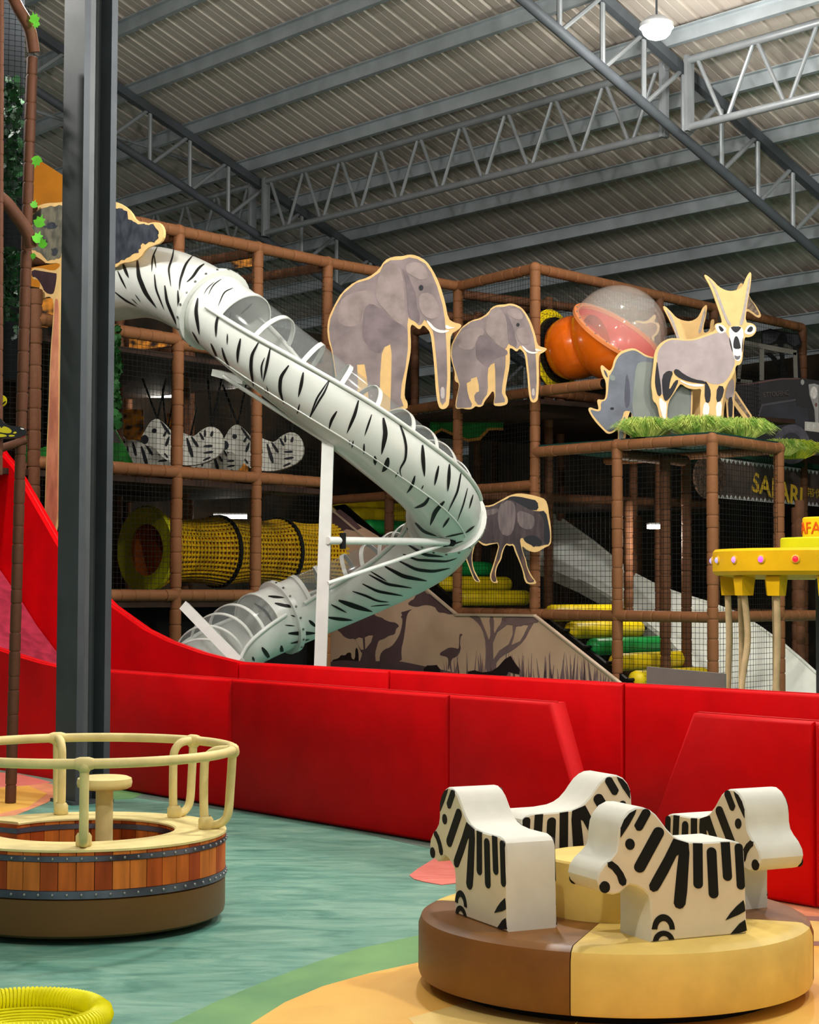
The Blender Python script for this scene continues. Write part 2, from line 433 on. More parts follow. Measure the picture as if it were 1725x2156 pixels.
padded_panel(xs[1], xs[2], p0f, WT, .12, 'long red padded wall panel in the middle of the front row', group='front row of red padded wall panels')
xbot = (onz(1248, 1800, 0)-w_a).dot(wd)
padded_panel(xs[2], x_end+.36, p0f, WT, .12, 'red padded wall panel with a sloping right end behind the zebras', tr=.36, group='front row of red padded wall panels')
x5 = (onz(1480, 1500, WT)-w_a).dot(wd); x6 = wall_x(1711, p0f, wn)
padded_panel(x5-.42, x6, p0f, WT, .12, 'red padded wall panel with a sloping left end at right', tl=.42, group='front row of red padded wall panels')
padded_panel(x6, x6+1.6, p0f, WT, .12, 'red padded wall panel cut off by the right edge', group='front row of red padded wall panels')
# back row, about a metre and a half behind
BT = .95
b_a, b_b = onz(500, 1395, BT), onz(1725, 1463, BT)
bd = b_b-b_a; bd.z = 0; bd.normalize(); bn = V(bd.y, -bd.x, 0)
if bn.y > 0: bn = -bn
fw, fn = wd, wn
wd, wn = bd, bn
yb = [0] + [(onz(x, y, BT)-b_a).dot(bd) for x, y in ((860, 1411), (1312, 1440))] + [(b_b-b_a).length+1.5]
for i, lab in enumerate(('red padded wall panel below the slide support pole', 'red padded wall panel in front of the savanna mural', 'red padded wall panel in front of the safari swing')):
    padded_panel(yb[i], yb[i+1], b_a, BT, .10, lab, group='back row of red padded wall panels')
# curved slide: far side wall on the back row's line, near side on the front row's line, bed between
sl = thing('red_slide', 'large red padded slide curving down from the left edge', 'slide', (b_a.x-1, b_a.y+1, 0))
far_px = [(-60,850),(0,955),(25,985),(60,1045),(120,1150),(175,1218),(230,1275),(300,1325),(350,1350),(420,1375),(470,1388),(500,1395)]
far_pts = [onplane(x, y, b_a, bn) for x, y in far_px]
mb = MB()
def strip_wall(pts, n_, th_, m, name, zb=None):
    mb = MB(); vs = []
    for i, p in enumerate(pts):
        lo = p.copy(); lo.z = zb[i] if zb else 0.0
        vs += [p, p-n_*th_, lo-n_*th_, lo]
    fs = []
    for i in range(len(pts)-1):
        for k in range(4):
            fs.append((i*4+k, i*4+(k+1) % 4, i*4+4+(k+1) % 4, i*4+4+k))
    fs += [(0,1,2,3), tuple(len(vs)-4+k for k in (3,2,1,0))]
    return mb.add(vs, fs).build(name, m, sl, smooth=25)
cuts = [0, 5, 11]
for a, b in zip(cuts[:-1], cuts[1:]):
    strip_wall(far_pts[a:b+1], bn, .10, RED, 'side_wall')
mb = MB()
for i in range(len(far_pts)-1):
    mb.bar(far_pts[i]-bn*.05, far_pts[i+1]-bn*.05, .014, .014)
mb.build('top_seam', REDEDGE, sl)
near_px = [(-60,1352),(0,1371),(40,1384),(80,1396),(120,1405),(150,1408)]
near_pts = [onplane(x, y, w_a, fn) for x, y in near_px]
strip_wall(near_pts, fn, .12, RED, 'side_wall')
mb = MB()
for i in range(len(near_pts)-1): mb.bar(near_pts[i]-fn*.06, near_pts[i+1]-fn*.06, .016, .012)
mb.build('top_seam', REDEDGE, sl)
# bed: its far edge is the line where it meets the far wall
bed_far_px = [(-60,1110),(0,1197),(45,1262),(80,1318),(118,1368),(170,1420),(230,1470)]
bed_far = [onplane(x, y, b_a, bn)+bn*.01 for x, y in bed_far_px]
mb = MB(); vs = []
for p in bed_far:
    q = p + bn*((p-w_a).dot(-fn) * 0.96)
    vs += [p, q, q-UPZ*.06, p-UPZ*.06]
fs = []
for i in range(len(bed_far)-1):
    for k in range(4): fs.append((i*4+k, i*4+(k+1)%4, i*4+4+(k+1)%4, i*4+4+k))
mb.add(vs, fs).build('slide_bed', SLIDEBED, sl, smooth=40)
wd, wn = fw, fn

# ================================================================== SOFT PLAY FRAME
SLEEVE = MB().lathe([(.86,0),(.985,.05),(1,.12),(1,.88),(.985,.95),(.86,1)], 10).mesh('foam_sleeve', BROWN, smooth=60)
SLEEVED = MB().lathe([(.86,0),(.985,.05),(1,.12),(1,.88),(.985,.95),(.86,1)], 10).mesh('foam_sleeve_shaded', BROWND, smooth=60)
def pole(parent, name, p0, p1, r=.066, seg=.20, me=None):
    p0 = Vector(p0); p1 = Vector(p1); d = p1-p0; L = d.length; d.normalize()
    core = MB().tube([p0, p1], r*.72, 8).build(name, BLACK, parent)
    ax0 = d.orthogonal().normalized(); ax1 = d.cross(ax0)
    n = max(1, round(L/seg)); cuts = [i/n + (random.uniform(-.22,.22)/n if 0 < i < n else 0) for i in range(n+1)]
    for a, b in zip(cuts[:-1], cuts[1:]):
        rr = r*random.uniform(.97, 1.04)
        inst('foam_sleeve', me or SLEEVE, core, p0+d*(L*a), (ax0, ax1, d), (rr, rr, L*(b-a)*.995))
    return core
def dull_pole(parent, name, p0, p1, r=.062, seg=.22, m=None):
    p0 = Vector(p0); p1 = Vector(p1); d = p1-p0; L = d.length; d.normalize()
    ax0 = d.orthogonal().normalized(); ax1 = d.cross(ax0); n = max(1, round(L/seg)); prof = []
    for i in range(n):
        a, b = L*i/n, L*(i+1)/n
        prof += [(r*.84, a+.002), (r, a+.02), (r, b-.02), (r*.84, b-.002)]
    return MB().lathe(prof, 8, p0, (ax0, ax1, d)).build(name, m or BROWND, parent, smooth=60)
def net(parent, p0, p1, z0, z1, cell=.058, r=.0024, name='net'):
    # square mesh net hung between two upright edges
    p0 = V(p0[0], p0[1], 0); p1 = V(p1[0], p1[1], 0); d = p1-p0; L = d.length; d.normalize(); nn = V(-d.y, d.x, 0)
    mb = MB(); n = int(L/cell); m = int((z1-z0)/cell)
    def strand(a, b, e1, e2):
        mb.add([a+e1*r, a-e1*r*.5+e2*r*.87, a-e1*r*.5-e2*r*.87, b+e1*r, b-e1*r*.5+e2*r*.87, b-e1*r*.5-e2*r*.87], [(0,1,4,3),(1,2,5,4),(2,0,3,5)])
    for i in range(n+1):
        x = L*i/n; sag = .012*math.sin(i*.7)
        strand(p0+d*x+UPZ*z0+nn*sag, p0+d*x+UPZ*z1+nn*sag, nn, d)
    for j in range(m+1):
        z = z0+(z1-z0)*j/m; sag = .012*math.sin(j*.9+1)
        strand(p0+UPZ*z+nn*sag, p1+UPZ*z+nn*sag, nn, UPZ)
    return mb.build(name, NET, parent, kind='stuff')
ZT = 5.5
def gp(px, py, z=ZT):
    q = onz(px, py, z); return V(q.x, q.y, 0)
A0, A1, A2, A3 = gp(377,487), gp(543,522), gp(690,553), gp(965,603)
B1 = gp(1127,563)
da = (A2-A0).normalized(); Am = A0-da*1.95                         # one bay to the left, behind the column
Amm = Am-da*1.3
ZP = 3.24
C1, C2, C3 = gp(1300,938,ZP), gp(1500,925,ZP), gp(1640,945,ZP)
C0 = gp(1127,953,ZP)
B1 = (B1+C0)/2
dc = gp(1690,690)-B1; dc.normalize()
D1, D2, D3 = B1+dc*1.35, B1+dc*2.7, B1+dc*4.05
D4 = gp(1690,690)
du = (A3-B1).normalized(); E1 = A3+du*1.6; E2 = A3+du*3.2
def at(p, z): return V(p.x, p.y, z)
ba = V(-da.y, da.x, 0)                                              # behind face A (away to the left)
bu = V(-du.y, du.x, 0)
if bu.y < 0: bu = -bu                                               # behind the right hand face
fa = thing('play_frame', 'left bay of the brown padded climbing frame behind the tube slide', 'climbing frame', at(A0, 0))
for p, z1 in ((A0, ZT), (A1, ZT), (A2, ZT)): pole(fa, 'post', at(p, 0), at(p, z1))
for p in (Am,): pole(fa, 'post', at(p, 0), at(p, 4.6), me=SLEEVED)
for a, b, zs in ((Am, A0, (1.49, 2.84, 4.3)), (A0, A1, (1.49, 2.84, ZT, 4.25)), (A1, A2, (1.49, 2.84, ZT, 4.2)), (A2, A3, (ZT,))):
    for z in zs: pole(fa, 'rail', at(a, z), at(b, z))
pole(fa, 'rail', at(A0-da*1.0, ZT), at(A0, ZT))
net(fa, A0, A2, 1.5, 4.25)
net(fa, Am, A0, 1.5, 4.3)
net(fa, A0, A2, 4.25, ZT, .05)
for j, dep in enumerate((1.2, 2.4, 3.6)):
    for p in (Amm, Am, A0-da*.3, A1, A2):
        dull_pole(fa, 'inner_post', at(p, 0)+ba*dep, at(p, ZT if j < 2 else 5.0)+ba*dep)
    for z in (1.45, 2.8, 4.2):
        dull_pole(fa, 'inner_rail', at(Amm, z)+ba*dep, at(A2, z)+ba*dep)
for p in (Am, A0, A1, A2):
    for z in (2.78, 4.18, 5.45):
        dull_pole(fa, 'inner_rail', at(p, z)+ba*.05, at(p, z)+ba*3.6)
for z in (1.42, 2.76, 4.14):
    MB().prism([at(Amm, z), at(A2, z), at(A2, z)+ba*3.6, at(Amm, z)+ba*3.6], V(0,0,-.06), V(0,0,0)).build('deck', DECK, fa)
MB().prism([at(Amm-da*2, 0)+ba*3.7, at(A2, 0)+ba*3.7+da*6.2, at(A2, 5.4)+ba*3.7+da*6.2, at(Amm-da*2, 5.4)+ba*3.7], V(0,0,0), ba*.05).build('shade_sheet', mat('interior_shade', (30,26,22), .85, var=.5, vs=3, c2=(52,40,28)), fa)  # added dark sheet stands in for the unlit depth of the left bay
MB().prism([at(Am, 0)+ba*.3, at(A2, 0)+ba*.3, at(A2, 1.38)+ba*.3, at(Am, 1.38)+ba*.3], V(0,0,0), ba*.04).build('lower_shade_sheet', mat('black_shade', (12,11,11), .9), fa)  # added black sheet paints the shade below the lowest deck

fb = thing('play_frame', 'right bay of the brown padded climbing frame behind the elephant boards', 'climbing frame', at(B1, 0))
for p in (A3, B1): pole(fb, 'post', at(p, 0), at(p, ZT))
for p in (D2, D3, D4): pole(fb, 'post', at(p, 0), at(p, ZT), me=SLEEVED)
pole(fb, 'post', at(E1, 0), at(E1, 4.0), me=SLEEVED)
for a, b, zs in ((A3, B1, (1.27, 2.84, 3.98, 4.75, ZT)), (B1, D1, (ZT, 4.0)), (D1, D2, (ZT, 4.0)), (D2, D3, (ZT, 4.0)), (D3, D4, (ZT,))):
    for z in zs: pole(fb, 'rail', at(a, z), at(b, z))
for z in (2.84,): pole(fb, 'rail', at(E2, z), at(A3, z))
pole(fb, 'rail', at(E1, 3.98), at(A3, 3.98))
net(fb, A3, B1, 1.28, ZT)
net(fb, B1, D4, 4.0, ZT)
net(fb, E1, A3, 1.5, 3.98)
for j, dep in enumerate((1.5, 3.0, 4.5)):
    for p in (E2, E1, A3, B1, C1):
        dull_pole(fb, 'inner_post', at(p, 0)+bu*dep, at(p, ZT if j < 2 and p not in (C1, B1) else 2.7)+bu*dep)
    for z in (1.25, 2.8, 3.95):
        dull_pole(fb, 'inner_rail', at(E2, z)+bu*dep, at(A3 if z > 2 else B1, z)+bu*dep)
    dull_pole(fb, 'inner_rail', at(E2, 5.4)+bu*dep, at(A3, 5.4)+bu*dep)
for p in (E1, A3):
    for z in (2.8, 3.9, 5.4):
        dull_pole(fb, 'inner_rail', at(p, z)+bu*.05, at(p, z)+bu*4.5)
for z in (3.9,):
    MB().prism([at(E2, z), at(B1, z), at(B1, z)+bu*4.5, at(E2, z)+bu*4.5], V(0,0,-.06), V(0,0,0)).build('deck', DECK, fb)
MB().prism([at(E2, 2.74)+bu*1.5, at(A3, 2.74)+bu*1.5, at(A3, 2.74)+bu*4.5, at(E2, 2.74)+bu*4.5], V(0,0,-.06), V(0,0,0)).build('deck', DECK, fb)
MB().prism([at(E2, 0)+bu*7.6+du*7, at(B1, 0)+bu*7.6-du*3, at(B1, 5.3)+bu*7.6-du*3, at(E2, 5.3)+bu*7.6+du*7], V(0,0,0), bu*.05).build('shade_sheet', MATS['interior_shade'], fb)  # added dark sheet paints the darkness behind the right bay

def corner(parent, p, z, r=.078): MB().ball(at(p, z), r, 12, 8).build('corner_cap', BROWN, parent, smooth=60)
for p_ in (A0, A1, A2): corner(fa, p_, ZT)
for p_ in (A3, B1): corner(fb, p_, ZT)
fc = thing('animal_platform', 'brown padded platform tower carrying the rhino and oryx boards', 'platform', at(C1, 0))
for p in (C1, C2, C3): pole(fc, 'post', at(p, 0), at(p, ZP))
C4 = B1+(C3-C2)
for p_ in (C1, C2, C3): corner(fc, p_, ZP)
for a, b, zs in ((B1, C1, (ZP, 1.27)), (C1, C2, (ZP, 1.27)), (C2, C3, (ZP, 1.27)), (C3, C4, (ZP,)), (B1, B1+(C1-B1)*.84, (3.98,))):
    for z in zs: pole(fc, 'rail', at(a, z), at(b, z), me=None if z != 3.98 else SLEEVE)
pole(fc, 'rail', at(C3, 1.27), at(C3+dc*2.2, 1.27))
for p in (C1+dc*1.45, C1+dc*.75+du*-.2):
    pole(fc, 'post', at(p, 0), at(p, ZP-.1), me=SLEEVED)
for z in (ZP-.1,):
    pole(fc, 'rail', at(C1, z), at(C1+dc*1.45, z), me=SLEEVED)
MB().prism([at(B1, ZP), at(C2, ZP), at(C3, ZP), at(C4, ZP)], V(0,0,.03), V(0,0,.085)).build('deck', mat('dark_green_mat', (18,60,54), .7), fc)
net(fc, B1, C2, .4, ZP, .062, .0028)
net(fc, C2, C3, .4, ZP, .062, .0028)
# ================================================================== ZEBRA TUBE SLIDE
ctrl = [(196,610,17.9),(250,602,17.35),(330,594,16.75),(430,637,16.05),(560,737,15.62),(700,845,15.6),(830,948,15.95),(912,1022,16.45),(941,1085,17.0),(918,1143,17.55),(850,1188,18.0),(740,1238,18.2),(620,1288,18.1),(515,1335,17.7),(445,1385,17.1),(425,1445,16.45),(465,1520,16.0),(560,1590,16.0)]
cp = [P(*c) for c in ctrl]
def catmull(pts, per):
    out = []
    for i in range(len(pts)-1):
        p0 = pts[max(i-1,0)]; p1 = pts[i]; p2 = pts[i+1]; p3 = pts[min(i+2, len(pts)-1)]
        for k in range(per):
            t = k/per
            out.append(.5*((2*p1)+(p2-p0)*t+(2*p0-5*p1+4*p2-p3)*t*t+(3*p1-p0-3*p2+p3)*t**3))
    out.append(pts[-1].copy()); return out
PER = 12
tp = catmull(cp, PER)
for _ in range(14):
    tp = [tp[0]] + [(tp[i-1]+tp[i]*2+tp[i+1])/4 for i in range(1, len(tp)-1)] + [tp[-1]]
TR = .338
def tframe(i):
    t = (tp[min(i+1, len(tp)-1)]-tp[max(i-1, 0)]).normalized()
    n = (UPZ - t*t.z).normalized(); b = t.cross(n)                   # n up, b towards the outer side
    return t, n, b
def tpt(i, phi, r):
    t, n, b = tframe(i); return tp[i]+(n*math.cos(phi)+b*math.sin(phi))*r
def near_index(px, py):
    best, bi = 1e9, 0
    for i, q in enumerate(tp):
        d = q-EYE; w = d.dot(fwd); x = CX+F_PX*d.dot(rgt)/w; y = CY-F_PX*d.dot(upv)/w
        e = (x-px)**2+(y-py)**2
        if e < best: best, bi = e, i
    return bi
N1 = near_index(455, 655); N2 = near_index(938, 1092); N3 = near_index(590, 1302); NE = len(tp)-1
ts = thing('tube_slide', 'white spiral tube slide with black zebra stripes and clear top windows', 'tube slide', (tp[len(tp)//2].x-1, tp[len(tp)//2].y, 0))
NA = 40
def shell(i0, i1, f0, f1, r, name, m, na=NA, parent=None, keep=None, th_=0):
    mb = MB(); vs = []; cl = abs(f1-f0-2*math.pi) < 1e-6; cols = na if cl else na+1
    for i in range(i0, i1+1):
        vs += [tpt(i, f0+(f1-f0)*k/na, r) for k in range(cols)]
    fs = []
    for i in range(i1-i0):
        for k in range(na):
            q = (k+1) % cols
            fs.append((i*cols+k, i*cols+q, (i+1)*cols+q, (i+1)*cols+k))
    mb.add(vs, fs)
    if keep is not None: keep.append((vs, fs))
    return mb.build(name, m, parent or ts, smooth=60)
HW = math.radians(75)
bvh_v, bvh_f = [], []
acc = []
W1a, W1b = N1+5, N2-6
W2a, W2b = N2+7, N3-5
W3a, W3b = N3+5, NE-12
shell(0, N1, 0, 2*math.pi, TR, 'tube_section', TUBEW, keep=acc)
for i0, i1, a, b in ((N1, N2, W1a, W1b), (N2, N3, W2a, W2b), (N3, NE, W3a, W3b)):
    shell(i0, a, 0, 2*math.pi, TR, 'tube_section', TUBEW, keep=acc)
    shell(a, b, HW, 2*math.pi-HW, TR, 'tube_section', TUBEW, keep=acc)
    shell(b, i1, 0, 2*math.pi, TR, 'tube_section', TUBEW, keep=acc)
    w = shell(a, b, -HW, HW, TR, 'clear_window', CLEAR, na=24)
    # white ribs over the window
    n = max(3, round((b-a)/5.6))
    for k in range(n+1):
        i = round(a+(b-a)*k/n)
        t, nn, bb = tframe(i); mb = MB(); vs = []
        for j in range(25):
            f = -HW+2*HW*j/24; rd = nn*math.cos(f)+bb*math.sin(f)
            for dt, dr in ((-.021,.003),(.021,.003),(.021,.014),(-.021,.014)): vs.append(tp[i]+rd*(TR+dr)+t*dt)
        fs = []
        for j in range(24):
            for c in range(4): fs.append((j*4+c, j*4+(c+1)%4, j*4+4+(c+1)%4, j*4+4+c))
        mb.add(vs, fs).build('rib', TUBEW, w, smooth=50)
    for sg in (1, -1):
        MB().tube([tpt(i, sg*HW, TR+.012) for i in range(max(a-2,0), b+3)], .021, 8).build('side_rail', TUBEW, ts, smooth=60)
MB().tube([tpt(i, math.pi*.80, TR+.002) for i in range(N1+6, N2-2)], .007, 6).build('seam_bead', TUBEW, ts, smooth=60)
for i in (N1, N2, N3):
    t, nn, bb = tframe(i)
    fl_ = MB().lathe([(TR,-.028),(TR+.05,-.028),(TR+.05,.028),(TR,.028)], 40, tp[i], (nn, bb, t), close_prof=True).build('flange', TUBEW, ts, smooth=40)
    mb = MB()
    for k in range(20):
        a = 2*math.pi*k/20; mb.tube([tp[i]+(nn*math.cos(a)+bb*math.sin(a))*(TR+.05), tp[i]+(nn*math.cos(a)+bb*math.sin(a))*(TR+.058)], .012, 6)
    mb.build('bolts', BOLT, fl_)
for vs, fs in acc:
    o = len(bvh_v); bvh_v += vs; bvh_f += [tuple(i+o for i in f) for f in fs]
bvh = BVHTree.FromPolygons(bvh_v, bvh_f)
def stripe_on_tube(pts, w):
    # a tapering printed stripe that follows the tube's surface; pts and w in photo pixels
    dense = []
    for (x0, y0), (x1, y1) in zip(pts[:-1], pts[1:]):
        n = max(2, int(math.hypot(x1-x0, y1-y0)/5))
        dense += [(x0+(x1-x0)*k/n, y0+(y1-y0)*k/n) for k in range(n)]
    dense.append(pts[-1])
    for _ in range(3):
        dense = [dense[0]]+[((dense[i-1][0]+2*dense[i][0]+dense[i+1][0])/4, (dense[i-1][1]+2*dense[i][1]+dense[i+1][1])/4) for i in range(1, len(dense)-1)]+[dense[-1]]
    vs = []; m = len(dense)
    for i, (x, y) in enumerate(dense):
        a = dense[max(i-1,0)]; b = dense[min(i+1,m-1)]
        dx, dy = b[0]-a[0], b[1]-a[1]; L = math.hypot(dx, dy) or 1
        u = i/(m-1); hw = w*.5*max(.10, math.sin(math.pi*min(1, .06+.94*u))**.65)
        row = []
        for s in (-1, 0, 1):
            d = ray(x-dy/L*hw*s, y+dx/L*hw*s)
            h = bvh.ray_cast(EYE, d.normalized())
            if h[0] is None: row = None; break
            nrm = h[1] if h[1].dot(d) < 0 else -h[1]
            row.append(h[0]+nrm*.004)
        if row is None: continue
        if vs and (row[1]-vs[-1][1]).length > .2: break
        vs.append(row)
    if len(vs) < 2: return
    flat = [q for r in vs for q in r]; fs = []
    for i in range(len(vs)-1):
        for k in range(2): fs.append((i*3+k, i*3+k+1, i*3+4+k, i*3+3+k))
    MB().add(flat, fs).build('stripe', STRIPE, ts, smooth=80)
ST = [((220,420,3.45), [
 ([(135,465),(155,520),(178,570)],22),([(98,520),(125,580),(160,648)],14),([(240,440),(250,560),(300,680),(378,785)],32),([(385,345),(350,420),(345,525)],12),
 ([(362,400),(376,500)],10),([(505,345),(495,430),(465,500),(485,635)],14),([(640,410),(590,470),(550,590),(545,660)],18),([(535,660),(540,760),(548,830)],16),
 ([(725,470),(680,500),(650,560),(598,602)],20),([(775,530),(700,600),(640,650),(605,760)],16),([(850,580),(790,620),(755,695)],8),([(800,600),(740,650),(722,695)],6),
 ([(935,645),(870,670),(825,780)],9),([(680,715),(665,810),(690,980)],26),([(365,545),(375,650),(435,800)],14),([(440,625),(455,740),(530,920)],22),
 ([(75,670),(150,730),(235,775)],14),([(225,690),(265,745)],7),([(200,720),(240,760)],6),([(640,960),(690,1050)],12),([(835,820),(812,900),(812,1000)],20),([(920,815),(907,890)],8),
 ([(895,975),(893,1055)],10),([(990,1010),(970,1110),(968,1190)],22),([(775,1045),(820,1150)],16),([(855,1075),(870,1140),(912,1228)],16),
 ([(1075,755),(1030,800),(990,835)],14),([(1120,1040),(1070,1130),(1065,1230),(1085,1360)],24),([(1205,1080),(1180,1210),(1155,1325)],20),([(1165,1150),(1138,1210),(1148,1310)],13),([(1165,1370),(1180,1410)],8),([(1180,1355),(1195,1420)],8),
 ([(1340,1205),(1280,1290),(1275,1390),(1305,1485)],26),([(1445,1255),(1430,1350),(1410,1435)],24),([(1640,1300),(1600,1400),(1560,1460),(1490,1590)],15),([(1625,1320),(1545,1440),(1488,1590)],14),([(1420,1485),(1400,1560)],12)]),
 ((600,850,2.875), [
 ([(315,45),(280,100),(268,155)],18),([(445,-20),(425,60),(400,120),(375,180)],20),([(525,65),(500,140),(482,195)],12),([(595,85),(610,180),(585,305)],28),
 ([(685,100),(720,190),(735,260),(730,340),(690,400),(710,450)],15),([(832,250),(836,340),(845,440)],24),([(390,220),(395,250)],8),([(415,222),(405,270)],10),([(480,240),(478,305)],12),
 ([(545,315),(547,372)],22),([(625,325),(612,390),(588,412)],32),([(685,415),(668,445)],10),([(787,435),(770,500),(738,540)],18),([(930,375),(905,495)],16),([(995,365),(992,450),(985,530)],20),
 ([(1070,390),(1045,530),(985,658)],12),([(1105,510),(1080,610),(1042,715)],8),([(1138,550),(1115,635)],10),([(838,492),(826,520)],8),([(875,560),(850,610),(785,630)],20),
 ([(965,590),(910,650),(880,735)],26),([(995,690),(955,750)],14),
 ([(790,720),(840,775),(920,800)],16),([(765,785),(800,820)],8),([(750,855),(850,915),(960,925)],18),([(718,910),(800,945),(980,955),(1040,935)],15),
 ([(690,950),(800,1005),(900,1015),(1000,995)],18),([(607,985),(720,1045),(860,1072)],23),([(510,1035),(620,1092),(770,1115)],16),([(520,1015),(620,1075)],10),([(470,1090),(560,1135),(715,1162)],16),
 ([(410,1135),(500,1165),(560,1195),(630,1200)],14),([(325,1190),(420,1225),(530,1258)],30),([(280,1215),(375,1265)],13),([(255,1292),(320,1302),(410,1310)],20),([(145,1310),(190,1352)],20),
 ([(20,1390),(190,1388)],24),([(35,1450),(150,1425)],12),([(520,1225),(640,1215)],6),([(975,898),(1060,885)],10),([(960,865),(1080,830)],10),([(975,805),(1090,780)],10),([(1095,780),(1148,738)],14),
 ([(0,1215),(50,1230)],10),([(35,1280),(65,1290)],8),([(0,1340),(60,1345)],8)]),
 ((220,1150,2.537), [([(875,268),(915,272),(960,275)],13),([(910,305),(1005,328)],16),([(800,305),(860,345),(900,410)],14),([(840,540),(870,580),(885,608)],22),([(790,590),(800,615)],14),([(945,530),(948,580)],20)])]
for (ox, oy, sc_), lst in ST:
    for pts, w in lst: stripe_on_tube([(ox+x/sc_, oy+y/sc_) for x, y in pts], w/sc_)
# stripes round the side that faces the climbing frame
random.seed(3)
for k in range(46):
    i = random.randint(4, NE-20); f0 = math.pi+random.uniform(.1, .9)*math.radians(100); ln = random.uniform(.3, .8); wd_ = random.uniform(.012,.03)
    vs = []
    for j in range(9):
        u = j/8; h = wd_*max(.1, math.sin(math.pi*u)); t, n, b = tframe(i); f = f0+ln*(u-.5)
        c = tp[i]+(n*math.cos(f)+b*math.sin(f))*(TR+.004)+t*(.03*math.sin(3*u))
        vs += [c-t*h, c+t*h]
    d = (EYE-vs[8]).normalized()
    t, n, b = tframe(i)
    if (n*math.cos(f0)+b*math.sin(f0)).dot(d) > -.1: continue
    MB().add(vs, [(j*2, j*2+1, j*2+3, j*2+2) for j in range(8)]).build('stripe', STRIPE, ts)
random.seed(11)
# supports
pt, pb = P(692, 905, 15.6), P(667, 1640, 15.5); pb.z = 0
sp = thing('slide_support', 'white square steel pole with arm holding up the tube slide', 'support pole', (pb.x, pb.y, 0))
MB().bar(pb, pt, .105, .105).build('pole', WHITEM, sp)
MB().box(pb+UPZ*.01, .25, .25, .02).build('foot_plate', WHITEM, sp)
ah = P(690, 1138, 15.5); ae = P(946, 1141, 16.75)
MB().tube([ah, ae], .034, 12).build('arm', WHITEM, sp, smooth=40)
MB().tube([ae-(ae-ah).normalized()*.02, ae+(ae-ah).normalized()*.05], .042, 12).build('end_cap', BLACK, sp, smooth=40)
q = P(722, 1139, 15.62); MB().tube([q+UPZ*.07, q-UPZ*.07], .028, 10).build('clamp', BLACK, sp, smooth=40)
MB().bar(P(938, 1124, 16.75), P(938, 1146, 16.75), .1, .05).build('bracket', WHITEM, sp)
MB().tube([P(690, 1228, 15.5), P(930, 1148, 16.7)], .018, 8).build('brace', WHITEM, sp, smooth=40)
MB().bar(P(455, 785, 16.0), P(520, 803, 15.7), .10, .06).build('saddle', WHITEM, sp)
MB().tube([P(470, 792, 15.75), P(690, 932, 15.55)], .020, 8).build('under_rail', WHITEM, sp, smooth=40)
MB().bar(P(388, 1276, 16.4), P(505, 1396, 15.6), .09, .05, V(0,1,0)).build('white_plank', WHITEM, label='white flat bar leaning across the lower end of the tube slide', cat='bar')
# ================================================================== FLAT PRINTED BOARDS
NV = V(0,-1,0)
class Plane:
    def __init__(s, p0, n): s.p0 = Vector(p0); s.n = Vector(n).normalized()
    def __call__(s, x, y): return onplane(x, y, s.p0, s.n)
def vert_plane(D, px=862): return Plane(P(px, 1240, D), NV)
def conv(pts, cr):
    ox, oy, s = cr; return [(ox+x/s, oy+y/s) for x, y in pts]
def circ(x, y, r, ry=None, n=14): ry = ry or r; return [(x+r*math.cos(2*math.pi*k/n), y+ry*math.sin(2*math.pi*k/n)) for k in range(n)]
def smooth_poly(pts, it=1):
    for _ in range(it):
        out = []
        for i in range(len(pts)):
            a, b = pts[i], pts[(i+1) % len(pts)]
            out += [(a[0]*.75+b[0]*.25, a[1]*.75+b[1]*.25), (a[0]*.25+b[0]*.75, a[1]*.25+b[1]*.75)]
        pts = out
    return pts
def jag(pts, amp, step, seed=1):
    rnd = random.Random(seed); out = []
    for i in range(len(pts)):
        a, b = pts[i], pts[(i+1) % len(pts)]; L = math.hypot(b[0]-a[0], b[1]-a[1]); n = max(1, int(L/step))
        for k in range(n): out.append((a[0]+(b[0]-a[0])*k/n+rnd.uniform(-amp, amp), a[1]+(b[1]-a[1])*k/n+rnd.uniform(-amp, amp)))
    return out
def board(name, label, cat, plane, cr, outline, prints, th_=.03, edge=CREAM, group=None, sm=1, root=None, extra=None):
    pts = [plane(x, y) for x, y in conv(smooth_poly(outline, sm), cr)]
    lo = min(pts, key=lambda q: q.z)
    r = root or thing(name, label, cat, (sum(q.x for q in pts)/len(pts), sum(q.y for q in pts)/len(pts), lo.z), group)
    MB().prism(pts, -plane.n*th_, V(0,0,0)).build('board', edge, r)
    for i, pr in enumerate(prints):
        nm, m, poly = pr[:3]; lv = pr[3] if len(pr) > 3 else 1
        poly = smooth_poly(poly, sm) if len(poly) < 60 else poly
        pp = [plane(x, y) for x, y in conv(poly, cr)]
        MB().prism(pp, plane.n*.0006, plane.n*(.0026*lv)).build(nm, m, r)
    return r
EL1 = mat('elephant_hide_print', (140,124,124), .5, var=.26, vs=3.2, detail=7)
EL2 = mat('elephant_ear_print', (151,134,131), .5, var=.2, vs=5, detail=7)
EL3 = mat('elephant_dark_print', (124,109,112), .5, var=.24, vs=4, detail=6)
IVORY = mat('ivory_print', (246,240,232), .5)
INK = mat('dark_ink_print', (38,38,44), .5)
LITE = mat('trunk_light_print', (200,186,184), .5, var=.1)
crB = (670, 525, 5.0)
plE = vert_plane(20.55)
